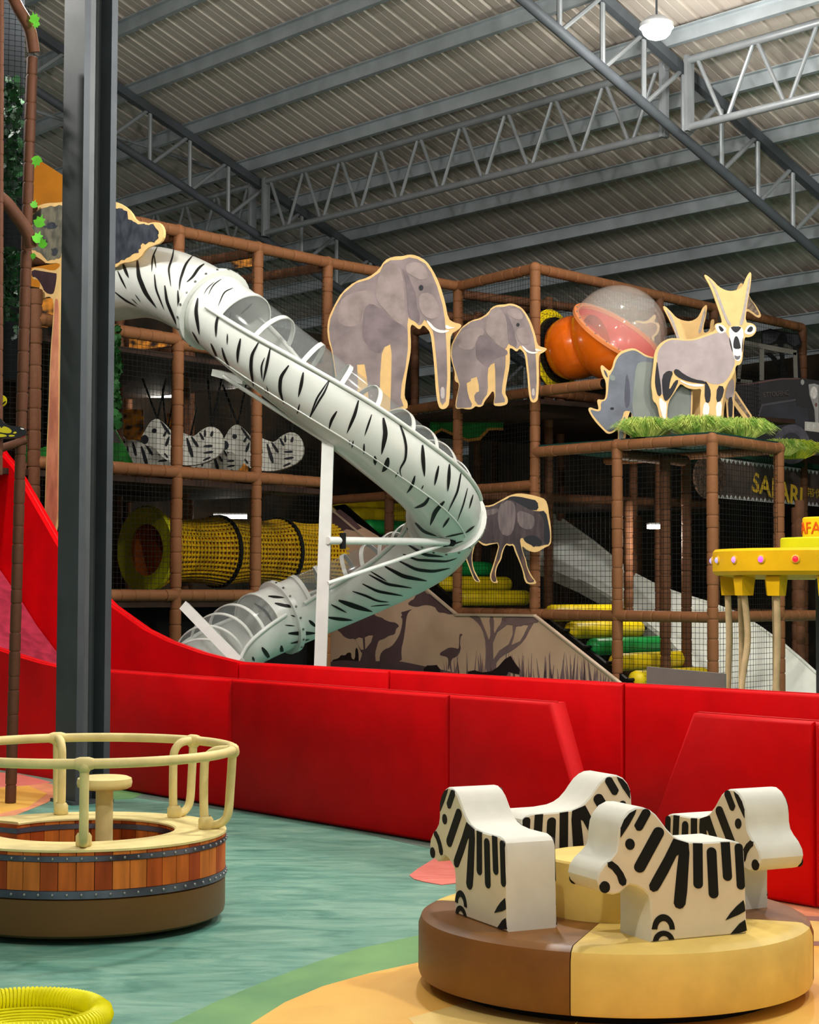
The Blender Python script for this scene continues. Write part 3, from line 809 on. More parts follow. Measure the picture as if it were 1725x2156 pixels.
eo = [(95,830),(110,720),(170,590),(250,450),(390,335),(530,295),(640,215),(700,115),(790,75),(890,72),(960,52),(1040,65),(1140,120),(1210,220),(1280,360),(1340,560),(1370,730),(1430,770),(1500,785),(1512,810),(1470,850),(1400,890),(1390,1000),(1395,1300),(1385,1620),(1350,1675),(1300,1685),(1265,1650),(1240,1500),(1225,1250),(1205,1050),(1185,880),(1130,810),(1100,800),(1080,835),(1055,840),(1010,800),(985,790),(970,830),(980,1000),(970,1120),(940,1270),(915,1450),(910,1560),(945,1610),(940,1690),(760,1725),(640,1730),(440,1730),(220,1730),(190,1400),(150,1090),(105,950)]
eb = [(115,840),(130,730),(185,600),(265,465),(400,355),(540,315),(650,240),(690,160),(760,115),(880,110),(960,85),(1040,100),(1130,150),(1190,240),(1250,380),(1310,580),(1335,740),(1345,900),(1355,1100),(1360,1350),(1345,1600),(1310,1640),(1285,1600),(1265,1400),(1250,1200),(1225,950),(1210,860),(1160,780),(1120,740),(1090,790),(1060,800),(1020,760),(975,740),(950,715),(940,800),(945,900),(945,1050),(920,1250),(880,1420),(870,1560),(900,1650),(760,1690),(770,1400),(775,1100),(760,1000),(700,1030),(670,1100),(655,1300),(650,1500),(650,1700),(540,1700),(520,1400),(490,1210),(410,1215),(420,1400),(400,1690),(210,1690),(200,1400),(160,1100),(125,950)]
ear = [(690,170),(780,140),(850,170),(890,280),(905,400),(915,600),(935,760),(900,795),(850,780),(770,720),(700,630),(640,570),(600,480),(620,350),(660,230)]
shade = [(880,190),(915,280),(940,500),(950,700),(1000,740),(1060,790),(1075,700),(1040,600),(1035,480),(990,380),(960,300),(940,260)]
belly = [(480,620),(560,560),(680,650),(780,740),(880,800),(930,830),(935,900),(800,950),(700,1010),(640,1120),(500,1000),(460,900)]
tusk = [(1135,740),(1180,770),(1230,830),(1300,855),(1385,850),(1370,870),(1300,885),(1220,860),(1165,800)]
tusk2 = [(1340,790),(1400,820),(1455,822),(1380,842),(1340,835)]
tl = [(1290,1450),(1330,1450),(1335,1570),(1290,1570)]
cheek = [(1060,470),(1180,450),(1260,560),(1290,700),(1200,740),(1110,700),(1060,600)]
brow = [(930,150),(1050,130),(1130,190),(1170,290),(1090,330),(990,280),(920,230)]
flank = [(260,500),(420,440),(560,430),(600,560),(480,640),(440,800),(300,820),(200,760),(210,620)]
def eparts(f):
    g = lambda L: [f(x, y) for x, y in L]
    return [('flank_print', EL2, g(flank), 1.5), ('belly_print', EL3, g(belly), 1.6), ('ear_print', EL2, g(ear), 2), ('neck_shade_print', EL3, g(shade), 2.5), ('cheek_print', EL2, g(cheek), 2.2), ('brow_print', EL2, g(brow), 2.2),
            ('eye_print', INK, g(circ(1085,405,24,30)), 3), ('tusk_print', IVORY, g(tusk), 3), ('tusk_print', IVORY, g(tusk2), 3), ('trunk_print', LITE, g(tl), 2)]
idf = lambda x, y: (x, y)
board('elephant_board', 'large elephant cutout board behind the tube slide', 'animal board', plE, crB, eo, [('body_print', EL1, eb)]+eparts(idf), group='animal cutout boards')
crS = (935, 620, 7.5)
fS = lambda x, y: (105+1.0747*(x-95), 140+.961*(y-52))
top_o = [fS(x, y) for x, y in eo[:eo.index((970,830))]]
top_b = [fS(x, y) for x, y in eb[:eb.index((940,800))]]
so = top_o + [(1035,850),(1045,1000),(1035,1150),(1000,1330),(975,1480),(970,1570),(1010,1640),(1010,1720),(960,1750),(880,1765),(790,1755),(785,1700),(800,1620),(790,1540),(765,1525),(720,1590),(640,1690),(620,1755),(560,1780),(500,1760),(470,1790),(420,1815),(330,1810),(300,1795),(210,1810),(180,1780),(190,1660),(225,1520),(240,1400),(185,1380),(165,1330),(175,1250),(150,1150),(110,1000)]
sb = top_b + [(965,870),(975,1000),(970,1150),(945,1300),(920,1450),(915,1560),(960,1650),(960,1700),(800,1720),(795,1690),(815,1600),(815,1450),(810,1200),(800,1080),(740,1110),(700,1170),(690,1300),(695,1480),(680,1580),(620,1660),(590,1740),(540,1745),(490,1680),(480,1600),(510,1550),(555,1530),(550,1430),(520,1300),(430,1330),(420,1370),(360,1400),(370,1520),(400,1640),(445,1730),(430,1780),(340,1790),(210,1790),(195,1750),(215,1600),(250,1420),(200,1250),(150,1100),(125,950)]
board('elephant_board', 'small elephant cutout board walking beside the big one', 'animal board', vert_plane(21.25), crS, so, [('body_print', EL1, sb)]+eparts(fS), group='animal cutout boards')
# wildebeest
WB1 = mat('wildebeest_print', (72,60,62), .5, var=.35, vs=5, stretch=(3,1,.6), detail=6)
WB2 = mat('wildebeest_light_print', (112,98,98), .5, var=.25, vs=6, stretch=(4,1,.6), detail=6)
WB3 = mat('wildebeest_leg_print', (104,74,64), .5, var=.2, vs=5)
crW = (960, 1030, 7.5)
board('wildebeest_board', 'dark wildebeest cutout board beside the tube slide bend', 'animal board', vert_plane(21.2), crW,
 [(260,330),(400,260),(560,255),(680,190),(850,95),(990,62),(1150,80),(1300,115),(1420,160),(1460,280),(1470,400),(1500,560),(1510,760),(1500,880),(1390,930),(1300,990),(1220,995),(1120,960),(1060,900),(1045,920),(1070,1020),(1110,1110),(1130,1230),(1200,1370),(1275,1465),(1260,1500),(1130,1500),(1085,1440),(1060,1300),(1000,1130),(940,1000),(905,880),(850,900),(790,870),(740,1000),(720,1110),(650,1220),(630,1340),(640,1420),(680,1480),(570,1480),(530,1370),(580,1230),(620,1100),(690,850),(560,870),(460,900),(380,850),(330,800),(290,920),(255,1080),(280,1250),(350,1390),(400,1470),(300,1460),(250,1350),(180,1160),(140,1050),(160,950),(180,860),(90,800),(90,450)],
 [('body_print', WB1, [(280,350),(420,280),(560,280),(700,200),(860,130),(950,180),(1050,250),(1180,330),(1300,350),(1420,350),(1470,560),(1495,720),(1480,870),(1400,880),(1300,910),(1180,880),(1090,830),(1060,760),(1010,790),(1030,900),(1060,1020),(1095,1110),(1115,1230),(1180,1380),(1255,1460),(1150,1480),(1110,1420),(1080,1300),(1020,1130),(960,980),(920,860),(850,870),(790,850),(720,990),(700,1100),(640,1200),(610,1330),(650,1460),(580,1460),(555,1370),(600,1230),(640,1100),(700,840),(560,850),(450,870),(330,780),(290,870),(245,1050),(260,1250),(330,1390),(380,1465),(310,1440),(270,1350),(200,1160),(160,1050),(180,900),(250,780),(110,700),(110,470)]),
  ('shoulder_print', WB2, [(760,170),(900,190),(950,300),(930,600),(850,750),(700,700),(650,400),(700,250)], 1.6),
  ('back_print', WB2, [(330,370),(560,310),(680,300),(650,380),(500,420),(350,430)], 1.6),
  ('neck_print', WB2, [(960,320),(1180,390),(1250,450),(1230,620),(1100,640),(980,560)], 1.6),
  ('mane_print', INK, [(690,260),(830,130),(900,110),(1020,120),(1150,150),(1290,180),(1310,330),(1180,330),(1060,260),(930,190),(840,150)], 2),
  ('face_print', INK, [(1300,350),(1420,340),(1470,560),(1490,760),(1470,870),(1400,870),(1390,700),(1400,560),(1380,450)], 2),
  ('beard_print', INK, [(1060,770),(1180,720),(1300,750),(1380,850),(1310,910),(1270,870),(1240,920),(1180,870),(1110,840)], 2),
  ('leg_print', WB3, [(1020,1050),(1080,1080),(1110,1230),(1180,1380),(1240,1450),(1140,1460),(1090,1300)], 1.6),
  ('leg_print', WB3, [(630,1110),(690,1110),(620,1250),(610,1350),(630,1440),(580,1440),(565,1370),(600,1240)], 1.6)], group='animal cutout boards')
# oryx boards
OR1 = mat('oryx_print', (176,160,160), .5, var=.10, vs=5)
OR2 = mat('oryx_black_print', (40,38,42), .5, var=.2, vs=5)
HORN = mat('horn_print', (176,164,158), .5, var=.12, vs=20)
crO = (1355, 560, 5.825)
board('oryx_board', 'front oryx cutout board with tall horns on the platform', 'animal board', vert_plane(20.55), crO,
 [(740,115),(770,105),(860,180),(920,250),(1000,295),(1080,310),(1160,290),(1220,250),(1250,170),(1290,90),(1318,72),(1328,120),(1310,280),(1270,500),(1250,690),(1330,700),(1385,740),(1385,810),(1340,860),(1290,875),(1245,870),(1230,960),(1220,1100),(1215,1160),(1185,1215),(1140,1215),(1120,1300),(1080,1380),(1040,1430),(1000,1520),(985,1600),(970,1700),(960,1900),(950,2150),(700,2150),(695,1700),(700,1600),(715,1500),(640,1515),(540,1500),(460,1440),(430,1480),(370,1570),(310,1660),(290,1800),(300,1950),(330,2050),(330,2150),(220,2150),(240,1980),(200,1850),(170,1700),(115,1650),(110,1560),(95,1460),(105,1350),(125,1200),(135,1060),(190,960),(280,900),(370,880),(540,905),(640,890),(760,840),(890,790),(870,730),(900,700),(950,700),(970,680),(900,470),(820,250)],
 [('body_print', OR1, [(165,1100),(200,1000),(290,920),(370,900),(540,920),(660,905),(780,860),(900,820),(1010,800),(1060,900),(1090,1060),(1130,1170),(1100,1260),(1040,1380),(960,1450),(830,1450),(750,1400),(740,1450),(640,1430),(480,1380),(390,1260),(330,1330),(320,1500),(230,1600),(190,1500),(180,1300)]),
  ('tail_print', OR2, [(168,1150),(190,1300),(220,1500),(220,1590),(180,1600),(150,1500),(140,1400),(155,1250)], 1.6),
  ('hind_leg_print', OR2, [(225,1350),(300,1280),(370,1300),(330,1400),(310,1540),(390,1400),(440,1400),(370,1550),(310,1640),(260,1660),(235,1560)], 2),
  ('belly_band_print', OR2, [(365,1290),(410,1255),(500,1330),(620,1390),(750,1410),(790,1450),(640,1435),(500,1405),(400,1350)], 2),
  ('belly_print', IVORY, [(440,1390),(560,1450),(740,1450),(740,1478),(600,1482),(470,1430)], 2),
  ('front_leg_print', OR2, [(755,1400),(800,1460),(832,1550),(812,1690),(750,1660)], 2), ('front_leg_print', OR2, [(905,1465),(1000,1480),(960,1650),(890,1680)], 2),
  ('stocking_print', IVORY, [(745,1660),(815,1700),(800,1840),(720,1840)], 2), ('stocking_print', IVORY, [(885,1680),(970,1655),(945,1890),(900,1900)], 2), ('stocking_print', IVORY, [(200,1600),(260,1670),(290,1680),(270,1900),(290,2040),(240,2060),(250,1900),(190,1700)], 2),
  ('head_print', IVORY, [(1045,760),(1100,740),(1170,735),(1225,770),(1230,900),(1205,1000),(1210,1100),(1190,1165),(1140,1170),(1105,1110),(1090,1000),(1060,900)], 2),
  ('cheek_stripe_print', OR2, [(1050,860),(1075,930),(1100,1060),(1085,1040),(1060,950)], 3), ('cheek_stripe_print', OR2, [(1225,850),(1225,960),(1210,1080),(1205,1000)], 3),
  ('forehead_print', OR2, [(1065,742),(1205,742),(1180,790),(1135,825),(1090,790)], 3), ('nose_print', OR2, [(1135,855),(1165,880),(1192,980),(1192,1018),(1105,1018),(1102,950),(1112,890)], 3), ('mouth_print', mat('mouth_print', (110,104,110), .5), [(1110,1090),(1150,1110),(1195,1095),(1175,1150),(1130,1150)], 3),
  ('ear_print', IVORY, [(880,722),(960,712),(1035,790),(950,835),(900,800)], 2), ('ear_print', INK, [(915,735),(950,738),(995,790),(950,812)], 3), ('ear_print', IVORY, [(1240,800),(1290,715),(1372,740),(1375,810),(1310,845),(1250,835)], 2), ('ear_print', INK, [(1265,795),(1310,735),(1348,755),(1335,805),(1290,815)], 3),
  ('horn_print', HORN, [(785,140),(830,180),(900,290),(970,480),(1030,640),(1085,725),(1045,738),(980,600),(920,440),(850,240)], 2), ('horn_print', HORN, [(1310,110),(1300,280),(1260,500),(1225,725),(1170,725),(1220,560),(1260,330),(1290,160)], 2)], group='animal cutout boards')
board('oryx_board', 'rear oryx cutout board whose horns rise above the front oryx back', 'animal board', vert_plane(21.1), crO,
 [(235,500),(265,488),(340,560),(400,630),(480,668),(580,680),(660,640),(700,580),(730,510),(770,472),(786,500),(765,640),(735,750),(745,830),(820,790),(825,680),(850,648),(875,665),(860,760),(1000,850),(1110,1150),(1140,1330),(1130,1500),(1112,1650),(1112,2150),(1040,2150),(1020,1700),(1000,1640),(960,2150),(520,2150),(480,1200),(420,900),(360,750),(300,620)],
 [('horn_print', HORN, [(270,515),(340,590),(390,720),(440,880),(470,960),(430,960),(390,820),(330,650)], 2), ('horn_print', HORN, [(765,500),(750,640),(715,780),(690,830),(670,820),(700,700),(735,560)], 2),
  ('leg_print', OR1, [(1045,1430),(1105,1370),(1120,1500),(1095,1640),(1030,1640),(1000,1600)], 2), ('leg_print', OR2, [(1035,1620),(1100,1600),(1090,1900),(1050,1900)], 3)], group='animal cutout boards')
RH1 = mat('rhino_print', (112,116,126), .5, var=.18, vs=4, detail=6)
RH2 = mat('rhino_flank_print', (132,138,132), .5, var=.12, vs=3)
RH3 = mat('rhino_fold_print', (82,82,96), .5, var=.15, vs=5)
crR = (1225, 700, 6.27)
board('rhino_board', 'grey rhino cutout board lowering its head on the platform', 'animal board', vert_plane(20.66), crR,
 [(252,440),(275,428),(330,480),(375,512),(410,450),(430,350),(500,260),(590,220),(690,205),(760,240),(850,300),(950,325),(1100,330),(1300,380),(1430,480),(1470,700),(1460,1080),(1440,1430),(700,1430),(640,1430),(650,1180),(665,1060),(645,1030),(600,1150),(590,1340),(570,1450),(480,1450),(485,1290),(470,1280),(410,1330),(340,1340),(290,1290),(200,1200),(120,1090),(85,1010),(110,985),(180,1010),(230,1020),(205,910),(215,880),(270,890),(310,880),(325,780),(320,640),(280,580),(250,480)],
 [('body_print', RH1, [(360,620),(385,540),(425,480),(450,380),(510,290),(600,250),(690,230),(760,265),(850,325),(950,345),(1100,350),(1290,400),(1415,500),(1450,700),(1440,1080),(1420,1410),(700,1410),(680,1180),(660,1040),(560,1030),(540,1130),(470,1250),(400,1310),(340,1310),(230,1190),(140,1080),(110,1010),(200,1045),(260,1030),(250,920),(330,890),(350,780)]),
  ('flank_print', RH2, [(720,420),(800,380),(950,400),(1300,450),(1430,700),(1420,1380),(760,1380),(660,1000),(690,700)], 1.6), ('fold_print', RH3, [(590,500),(640,700),(640,950),(585,1020),(560,850)], 1.6), ('muzzle_print', RH3, [(330,1280),(470,1240),(400,1308),(345,1308)], 1.6),
  ('ear_print', RH3, [(285,480),(330,525),(352,605),(315,570)], 1.6), ('ear_print', RH2, [(350,560),(430,560),(450,630),(390,640)], 1.6), ('eye_print', INK, circ(402,1005,26,18), 2), ('leg_print', RH2, [(492,1290),(550,1130),(580,1100),(570,1250),(540,1430),(492,1430)], 1.6)], group='animal cutout boards')
GIR = mat('giraffe_print', (150,128,108), .5, var=.5, vs=22, c2=(86,66,52))
board('giraffe_board', 'giraffe cutout board peeking out behind the oryx horns', 'animal board', vert_plane(23.6), crO,
 [(1180,215),(1215,205),(1232,250),(1280,330),(1330,420),(1380,480),(1445,590),(1440,630),(1400,635),(1340,590),(1270,545),(1190,620),(1180,1200),(1060,1200),(1080,500),(1140,300)],
 [('head_print', GIR, [(1215,300),(1290,360),(1340,440),(1375,500),(1425,590),(1400,610),(1340,560),(1270,515),(1170,580),(1150,1150),(1090,1150),(1110,500)])], group='animal cutout boards')
board('giraffe_leg_board', 'spotted giraffe leg board leaning behind the platform grass', 'animal board', vert_plane(21.6), crO,
 [(1110,1520),(1140,1540),(1330,1830),(1340,1900),(1250,1900),(1110,1700)], [('leg_print', GIR, [(1125,1560),(1310,1840),(1300,1880),(1120,1640)])], group='animal cutout boards', sm=0)
# acacia tree board, parallel to the red walls
tp0, tp1 = P(110, 1240, 17.78), P(345, 1240, 15.75)
tn = (tp1-tp0).cross(UPZ).normalized()
if tn.y > 0: tn = -tn
plT = Plane(tp0, tn)
LEAFP = mat('acacia_leaf_print', (66,70,78), .5, var=.5, vs=9, c2=(40,44,54), detail=8)
LEAFL = mat('acacia_leaf_light_print', (128,122,104), .5, var=.4, vs=10, c2=(86,84,76), detail=8)
BARK = mat('bark_print', (240,160,124), .55, var=.2, vs=5, c2=(198,122,96), stretch=(1,1,.6))
crT = (0, 400, 4.3125)
tree = board('tree_board', 'acacia tree cutout board with pink trunk beside the grey column', 'tree board', plT, crT,
 [(290,190),(340,145),(420,118),(540,115),(700,90),(900,80),(1040,105),(1120,140),(1190,200),(1230,280),(1300,290),(1340,305),(1400,290),(1450,300),(1485,350),(1490,420),(1460,480),(1400,500),(1330,530),(1270,620),(1190,655),(1110,660),(1040,710),(900,700),(760,690),(640,700),(560,760),(545,1000),(548,1300),(545,2000),(540,2400),(536,3100),(400,3080),(420,2400),(440,2000),(455,1500),(480,1200),(490,1000),(440,960),(370,1000),(310,1000),(300,960),(350,920),(370,850),(340,810),(295,810),(280,720),(330,700),(480,740),(545,700),(540,660),(420,670),(390,640),(320,600),(280,560),(270,400),(280,280)],
 [('foliage_print', LEAFL, jag([(300,230),(360,180),(440,150),(560,140),(640,300),(600,500),(540,620),(430,650),(400,600),(300,540),(290,380)], 9, 22, 3)),
  ('foliage_print', LEAFP, jag([(620,150),(760,130),(900,120),(1030,160),(1110,170),(1170,220),(1165,270),(1230,300),(1330,320),(1400,310),(1425,340),(1445,410),(1400,470),(1300,490),(1250,570),(1180,610),(1090,640),(1030,690),(900,660),(760,660),(620,640),(560,560),(640,300)], 11, 22, 4), 1.5),
  ('leaf_gap_print', LEAFL, jag(circ(860,420,90,60), 26, 30, 5), 1.8), ('leaf_gap_print', LEAFL, jag(circ(700,520,70,40), 20, 26, 6), 1.8), ('leaf_gap_print', LEAFP, jag(circ(470,330,60,26), 18, 24, 7), 1.8), ('leaf_gap_print', LEAFP, jag(circ(400,480,40,50), 16, 24, 8), 1.8), ('leaf_gap_print', LEAFP, jag(circ(500,560,30,40), 14, 24, 9), 1.8),
  ('trunk_print', BARK, [(500,980),(535,1000),(535,1300),(533,2000),(528,2400),(525,3080),(415,3060),(432,2400),(450,2000),(465,1500),(492,1200)], 1.4),
  ('branch_print', mat('branch_print', (64,46,52), .5, var=.2), [(290,720),(400,740),(500,755),(520,760),(500,900),(480,950),(410,930),(380,860),(330,790),(290,790)], 1.6)], th_=.02, sm=1)

# ================================================================== STAIR SIDE WITH SAVANNA MURAL
nb = V(-du.y, du.x, 0)
if nb.y > 0: nb = -nb
plM = Plane(at(B1, 1)+nb*.10, nb)
TAN_ = mat('mural_tan', (240,198,166), .6, var=.12, vs=1.4, c2=(226,182,152), bump=.08, bs=4)
SIL = mat('mural_silhouette', (108,80,82), .6, var=.10, vs=3)
SILD = mat('mural_dark_silhouette', (48,32,34), .6)
SILL = mat('mural_light_silhouette', (146,114,114), .6, var=.08)
one = (0, 0, 1)
mural = board('savanna_mural', 'tan mural panel with giraffe, ostrich and tree silhouettes under the stairs', 'mural', plM, one,
 [(690,1500),(690,1064),(698,1072),(791,1128),(890,1235),(962,1294),(1126,1296),(1135,1304),(1306,1438),(1380,1500)], [], th_=.04, edge=TAN_, sm=0)
c1 = (680, 1220, 5.0); c2_ = (960, 1270, 5.0)
def mprint(nm, m, pts, cr, lv=1, sm=1):
    pts = smooth_poly(pts, sm) if sm else pts
    MB().prism([plM(x, y) for x, y in conv(pts, cr)], nb*.0006, nb*(.0026*lv)).build(nm, m, mural)
mprint('tree_print', SIL, [(150,530),(190,490),(230,450),(320,420),(400,395),(500,390),(530,360),(570,390),(620,400),(660,430),(720,450),(760,450),(810,490),(770,520),(760,580),(700,590),(640,630),(590,640),(570,700),(550,780),(560,880),(380,890),(420,780),(400,760),(360,660),(330,620),(280,630),(220,600),(190,560)], c1)
mprint('tree_gap_print', TAN_, [(345,630),(385,610),(420,620),(430,740),(405,740),(370,680)], c1, 2, 0)
mprint('tree_gap_print', TAN_, [(445,610),(490,590),(530,590),(510,660),(450,735)], c1, 2, 0)
mprint('giraffe_print', SIL, [(945,310),(900,345),(880,400),(870,500),(850,640),(825,740),(835,880),(600,890),(600,800),(640,740),(720,710),(770,650),(820,560),(845,420),(820,395),(840,375),(820,345),(870,335),(915,320)], c1)
mprint('bush_print', SILD, [(90,850),(170,830),(190,795),(240,800),(260,770),(300,770),(300,830),(340,850),(345,710),(375,740),(380,900),(120,900)], c1)
mprint('ground_print', SIL, [(0,880),(200,850),(400,860),(600,860),(830,865),(960,890),(1100,920),(1250,950),(1400,985),(1400,1100),(0,1100)], c1, 1.4, 0)
mprint('canopy_print', SIL, [(890,260),(930,220),(960,210),(990,140),(1030,120),(1060,110),(1110,160),(1150,150),(1250,240),(1385,360),(1330,370),(1280,350),(1220,350),(1190,310),(1190,295),(1120,270),(1060,270),(1000,290),(950,285)], c1)
mprint('ostrich_print', SIL, [(1475,582),(1450,600),(1445,690),(1455,715),(1440,780),(1400,820),(1365,830),(1350,870),(1355,950),(1340,950),(1335,890),(1325,950),(1315,950),(1325,840),(1300,810),(1250,805),(1230,790),(1245,765),(1290,740),(1330,715),(1390,720),(1430,735),(1437,690),(1438,590),(1450,568)], c1)
mprint('canopy_print', SIL, [(700,1080),(716,1072),(740,1090),(762,1112),(748,1118),(730,1114),(712,1124),(700,1120)], one, 1, 0)
mprint('bush_print', SILD, [(1065,940),(1100,905),(1150,905),(1200,900),(1240,950),(1240,1000),(1060,1000)], c1, 2, 0)
mprint('trunk_print', SILL, [(120,132),(250,132),(280,210),(330,330),(352,400),(370,310),(350,140),(405,140),(400,340),(440,260),(480,210),(490,140),(530,190),(830,200),(790,260),(720,400),(600,500),(480,560),(420,640),(400,740),(310,740),(320,430),(280,270),(210,180)], c2_, 1.2)
mprint('trunk_gap_print', TAN_, [(545,230),(600,235),(600,330),(560,430),(535,450),(460,500),(420,560),(400,590),(395,420),(440,310)], c2_, 2, 0)
mprint('trunk_gap_print', TAN_, [(640,250),(700,230),(765,235),(720,330),(680,400),(590,440),(610,380)], c2_, 2, 0)
mprint('canopy_print', SILL, [(500,135),(830,140),(885,200),(800,210),(730,225),(680,250),(600,225),(540,200)], c2_, 2.6)
mprint('zebra_print', SILD, [(130,720),(200,705),(280,730),(380,715),(450,670),(520,590),(580,555),(600,590),(640,650),(680,700),(670,750),(600,735),(560,720),(540,760),(130,780)], c2_, 3, 0)
random.seed(5)
mb = MB()
for k in range(120):
    x = random.uniform(930, 1298); top = min(1430, 1385+random.uniform(-16, 34)+ (14 if x < 960 else 0))
    if x > 1130: top = max(top, 1304+(x-1135)*.79+6)
    w = random.uniform(1.5, 4); b = x+random.uniform(-8, 8)
    mb.prism([plM(b-w, 1450), plM(b+w, 1450), plM(x, top)], nb*.0006, nb*.004)
mb.build('grass_print', SILL, mural, kind='stuff')
MB().bar(plM(960, 1294), plM(1127, 1296), .05, .03).build('edge_strip', mat('mural_edge', (214,186,160), .5), mural)
MB().bar(plM(1129, 1298), plM(1306, 1438), .05, .02).build('edge_strip', MATS['mural_edge'], mural)
MB().bar(plM(692, 1066), plM(962, 1294), .05, .02).build('edge_strip', MATS['mural_edge'], mural)

# ================================================================== ROLLER STAIRS, WHITE SLIDE
YROLL = mat('yellow_roll', (238,206,18), .45, var=.08, vs=8); GROLL = mat('green_roll', (22,150,66), .45, var=.08, vs=8)
rolls = [(1288,1395,'y'),(1240,1362,'g'),(1194,1327,'y'),(1152,1291,'y'),(1330,1431,'y'),(958,1259,'y'),(918,1229,'y'),(880,1196,'g'),(765,1109,'g'),(735,1083,'y'),(700,1060,'y')]
perp = V(dc.x, dc.y, 0)
for i, (x, y, c) in enumerate(sorted(rolls, key=lambda r: -r[1])):
    plR = Plane(at(B1, 1)-nb*.15, nb)
    p = plR(x+4, y); ax = perp
    L = 1.5
    th = thing('stair_roll', '%s padded roll step, %s from the bottom of the stairs' % ('yellow' if c == 'y' else 'green', ['first','second','third','fourth','fifth','sixth','seventh','eighth','ninth','tenth','eleventh'][i]), 'roll step', p, 'padded roll steps')
    ex_ = V(-ax.y, ax.x, 0); R_ = .105
    prof = [(0.001, 0), (R_*.6, .008), (R_*.92, .035), (R_, .08), (R_, L-.08), (R_*.92, L-.035), (R_*.6, L-.008), (.001, L)]
    MB().lathe(prof, 18, p, (ex_, UPZ, ax)).build('roll', YROLL if c == 'y' else GROLL, th, smooth=50)
    MB().tube([p-ax*.12, p+ax*(L+.12)], .02, 8).build('axle', BLACK, th)
# dark stringer beside the rolls
def ondepth(px, py, off): return onplane(px, py, at(B1, 1)-nb*off, nb)
MB().prism([ondepth(x, y, .1) for x, y in [(1128,1300),(1150,1300),(1345,1450),(1320,1450)]], V(0,0,0), -nb*.05).build('stair_stringer', BLACK, label='black stringer along the lower roller stairs', cat='stringer')
MB().prism([ondepth(x, y, .1) for x, y in [(700,1066),(722,1062),(985,1290),(962,1294)]], V(0,0,0), -nb*.05).build('stair_stringer', BLACK, label='black stringer along the upper roller stairs', cat='stringer')
WSL = mat('white_slide', (242,243,234), .4, var=.12, vs=3, c2=(226,228,218))
WSD = mat('white_slide_shaded', (150,150,140), .5, var=.15, vs=4)  # grey copy of the slide's white, shade painted on its underside
ws = thing('white_slide', 'wide white wavy slide behind the net below the platform', 'slide', ondepth(1450, 1440, 1.9))
top_e = [(1120,1050),(1160,1076),(1250,1140),(1330,1205),(1390,1236),(1430,1250),(1490,1268),(1550,1290),(1600,1320),(1650,1356),(1690,1390),(1740,1436),(1800,1500)]
mid_e = [(1100,1105),(1150,1140),(1240,1200),(1310,1255),(1365,1290),(1405,1315),(1450,1345),(1490,1380),(1530,1415),(1570,1450),(1610,1490),(1650,1530),(1700,1580)]
low_e = [(1100,1175),(1135,1188),(1215,1222),(1270,1252),(1320,1288),(1360,1318),(1400,1350),(1430,1385),(1455,1410),(1475,1440),(1500,1480),(1530,1520),(1560,1560)]
tf_ = [ondepth(x, y, 3.0) for x, y in top_e]; mf = [ondepth(x, y, 2.6) for x, y in mid_e]; mn = [ondepth(x, y, 1.9) for x, y in low_e]
mb = MB(); vs = []
for a, b, c in zip(tf_, mf, mn): vs += [a, b, c]
mb.add(vs, [(i*3+k, i*3+k+1, i*3+4+k, i*3+3+k) for i in range(len(tf_)-1) for k in range(2)]).build('slide_bed', WSL, ws, smooth=50)
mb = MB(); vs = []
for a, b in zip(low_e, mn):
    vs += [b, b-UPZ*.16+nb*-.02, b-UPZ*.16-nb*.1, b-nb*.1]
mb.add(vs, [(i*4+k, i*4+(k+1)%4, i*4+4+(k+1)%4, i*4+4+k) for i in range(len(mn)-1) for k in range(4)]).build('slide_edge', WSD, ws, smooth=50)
MB().tube([q+UPZ*.0 for q in tf_], .02, 8).build('edge_bead', WSL, ws, smooth=50)
# ================================================================== ORANGE BALL WITH CLEAR DOME
ORNG = mat('orange_plastic', (244,110,14), .22, var=.05, vs=4, coat=.5); ORIN = mat('red_orange_plastic', (240,44,22), .25, coat=.3)
bc = P(1302, 703, 21.65); BR = 103*21.65/F_PX
bn_ = V(.46,-.46,.76).normalized(); bx = V(0,1,0).cross(bn_).normalized(); by = bn_.cross(bx)
ball = thing('bubble_pod', 'orange ball pod with clear dome bulging from the climbing frame', 'play pod', (bc.x, bc.y, bc.z-BR))
MB().lathe([(max(.001, BR*math.sin(a)), -BR*math.cos(a)) for a in [math.pi/2*i/14 for i in range(15)]], 40, bc, (bx, by, bn_)).build('bowl', ORNG, ball, smooth=60)
MB().lathe([(max(.001, .96*BR*math.sin(a)), -.96*BR*math.cos(a)) for a in [math.pi/2*i/14 for i in range(15)]], 40, bc, (bx, by, bn_)).build('bowl_lining', ORIN, ball, smooth=60)
MB().lathe([(max(.001, BR*math.sin(a)), BR*math.cos(a)) for a in [math.pi/2*i/14 for i in range(15)]], 40, bc, (bx, by, bn_)).build('dome', DOME, ball, smooth=60)
rim = MB().lathe([(BR*.95,-.02),(BR*1.06,-.02),(BR*1.06,.02),(BR*.95,.02)], 44, bc, (bx, by, bn_), close_prof=True).build('rim', mat('pale_orange_rim', (250,150,90), .3, coat=.3), ball, smooth=40)
mb = MB()
for k in range(22):
    a = 2*math.pi*k/22; q = bc+(bx*math.cos(a)+by*math.sin(a))*(BR*1.01)+bn_*.02; mb.ball(q, .012, 6, 4)
mb.build('rim_bolts', BOLT, rim)
nk = P(1206, 733, 22.0); hd = V(-.79,.60,-.10).normalized(); hx = hd.orthogonal().normalized(); hy = hd.cross(hx)
NRR = 67*22/F_PX
MB().lathe([(NRR*.9,-.34),(NRR*.98,-.2),(NRR*1.02,-.06),(NRR*1.0,.06),(NRR*.94,.14),(NRR*.85,.2)], 32, nk, (hx, hy, hd)).build('neck', ORNG, ball, smooth=60)
rc = P(1176, 737, 22.2)
